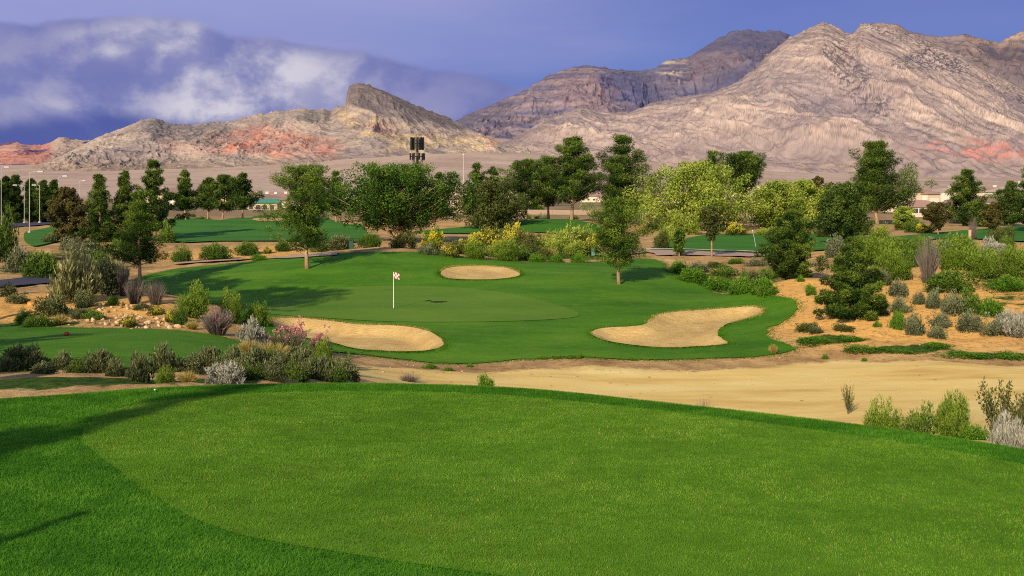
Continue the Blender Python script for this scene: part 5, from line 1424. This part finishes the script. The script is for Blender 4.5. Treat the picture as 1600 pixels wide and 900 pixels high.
# ------------------------------------------------------------------ houses on the plain
STUC = [plain_mat('stucco cream', (.66, .54, .40), .9, .06, .5), plain_mat('stucco tan', (.54, .41, .30), .9, .06, .5), plain_mat('stucco white', (.78, .72, .64), .9, .05, .5)]
ROOFS = [plain_mat('clay tiles', (.40, .25, .20), .9, .12, 2), plain_mat('brown tiles', (.30, .20, .17), .9, .12, 2), plain_mat('pale tiles', (.50, .38, .32), .9, .1, 2)]
GLASS = plain_mat('window glass', (.05, .06, .08), .15, .1)
def house(px, d, w, hw, mats, rz, label, group=None, roofh=1.6, lvl=1):
    x = (px - 800) / FPX * d; root = empty('house', (x, d, zat(x, d) - .1), label, 'house', group, rz)
    dp = w * .7; hh = hw
    b = MB(); b.box((0, 0, hh / 2), (w, dp, hh)); b.box((w * .28, -dp * .5 - 1.2, hh * .45), (w * .34, 2.5, hh * .9)); b.build('wall', STUC[mats[0]], root)
    def hip(b, cx, cy, ww, dd, z, h):
        e = .5; rl = max(ww - dd, ww * .25) / 2
        A = [(cx - ww / 2 - e, cy - dd / 2 - e, z), (cx + ww / 2 + e, cy - dd / 2 - e, z), (cx + ww / 2 + e, cy + dd / 2 + e, z), (cx - ww / 2 - e, cy + dd / 2 + e, z)]
        r0, r1 = (cx - rl, cy, z + h), (cx + rl, cy, z + h)
        b.poly([A[0], A[1], r1, r0]); b.poly([A[1], A[2], r1]); b.poly([A[2], A[3], r0, r1]); b.poly([A[3], A[0], r0]); b.poly(A[::-1])
    b = MB(); hip(b, 0, 0, w, dp, hh + .003, roofh); hip(b, w * .28, -dp * .5 - 1.2, w * .34, 2.5, hh * .9 + .003, roofh * .5); rf = b.build('roof', ROOFS[mats[1]], root)
    b = MB(); b.box((w * .12, dp * .05, hh + roofh), (1.0, .8, 1.4)); b.box((w * .12, dp * .05, hh + roofh + .78), (1.25, 1.05, .18)); b.build('chimney', STUC[2], rf)
    for s in range(lvl):
        for q in (-.38, -.2, -.02):
            b = MB(); zc = 1.55 + s * 2.8
            b.box((w * q, -dp / 2 - .03, zc), (1.5, .1, 1.3)); f_ = b.build('window', STUC[2], root)
            b = MB(); b.box((w * q, -dp / 2 - .09, zc), (1.25, .06, 1.05)); b.build('pane', GLASS, f_)
    b = MB(); b.box((w * .28, -dp * .5 - 2.48, hh * .36), (w * .24, .08, hh * .68)); b.build('garage_door', STUC[2], root)
    b = MB(); b.box((w * .06, -dp / 2 - .05, 1.05), (1.0, .1, 2.1)); b.build('door', ROOFS[1], root)
    return root
house(1438, 265, 8.5, 2.4, (0, 0), .25, 'nearest pale house with tan hip roof and white chimney', None, 1.6)
house(1492, 280, 4.5, 3.2, (0, 0), .1, 'white little house with tall front left of the right pine', None, 1.2)
hs = [(1412, 330), (1545, 310), (1590, 330), (1420, 520), (1452, 560), (1480, 540), (1550, 470), (1585, 480), (1430, 760), (1470, 800), (1500, 700), (1540, 760), (1400, 620), (408, 420), (425, 520), (440, 470), (395, 600), (455, 640), (705, 420), (712, 560), (698, 700), (722, 620), (730, 800), (383, 470), (372, 640), (1195, 480), (1180, 620), (1030, 560), (1005, 700), (805, 520), (930, 640), (1300, 560), (1330, 720), (1262, 700), (1140, 760), (560, 700), (250, 640), (275, 520), (1620, 420), (1370, 500)]
for i, (px, d) in enumerate(hs):
    house(px, d, gg.uniform(13, 19), gg.choice([3.2, 5.8]), (i % 3, (i * 7) % 3), gg.uniform(-.5, .5), 'small stucco house with hip roof on the far plain', 'houses on the far plain', gg.uniform(1.4, 2.2))
# low green roofed pavilion
x = (412 - 800) / FPX * 330; r_ = empty('pavilion', (x, 330, zat(x, 330)), 'low pavilion with long green roof behind the far mound', 'pavilion')
b = MB(); b.box((0, 0, 1.3), (9, 6, 2.6)); b.build('wall', STUC[1], r_)
b = MB(); b.poly([(-5.2, -3.6, 2.6), (5.2, -3.6, 2.6), (4, 0, 3.7), (-4, 0, 3.7)]); b.poly([(5.2, -3.6, 2.6), (5.2, 3.6, 2.6), (4, 0, 3.7)]); b.poly([(5.2, 3.6, 2.6), (-5.2, 3.6, 2.6), (-4, 0, 3.7), (4, 0, 3.7)]); b.poly([(-5.2, 3.6, 2.6), (-5.2, -3.6, 2.6), (-4, 0, 3.7)]); b.build('roof', plain_mat('green metal roof', (.06, .30, .20), .5, .08), r_)
for q in (-3, -1, 1, 3):
    b = MB(); b.box((q, -3.05, 1.4), (1.1, .1, 1.2)); b.build('window', GLASS, r_)
WALLM = plain_mat('tan block wall', (.34, .25, .18), .9, .12, .5)
# boundary walls of the estates
def wall_run(x0, x1, d0, d1, h, mat, label):
    n = 14; b = MB()
    for i in range(n):
        q0, q1 = i / n, (i + 1) / n
        a = np.array([(x0 + (x1 - x0) * q0 - 800) / FPX * (d0 + (d1 - d0) * q0), d0 + (d1 - d0) * q0]); c = np.array([(x0 + (x1 - x0) * q1 - 800) / FPX * (d0 + (d1 - d0) * q1), d0 + (d1 - d0) * q1])
        mdl = (a + c) / 2; L_ = np.linalg.norm(c - a); z = zat(*mdl)
        b.box((mdl[0], mdl[1], z + h / 2 - .1), (L_ - .02, .25, h + .2), math.atan2(c[1] - a[1], c[0] - a[0]))
    o = b.build('wall', mat); tag(o, label, 'wall')
wall_run(258, 540, 262, 300, 1.35, WALLM, 'long tan block wall behind the pines of the far mound')
wall_run(690, 960, 300, 285, 1.2000000000000002, WALLM, 'tan block wall behind the three pines on the mound')
wall_run(1000, 1330, 262, 240, 1.2000000000000002, WALLM, 'tan block wall behind the lime green trees')
wall_run(1460, 1640, 215, 200, 0.5249999999999999, WALLM, 'low pale block wall behind the right fairway')
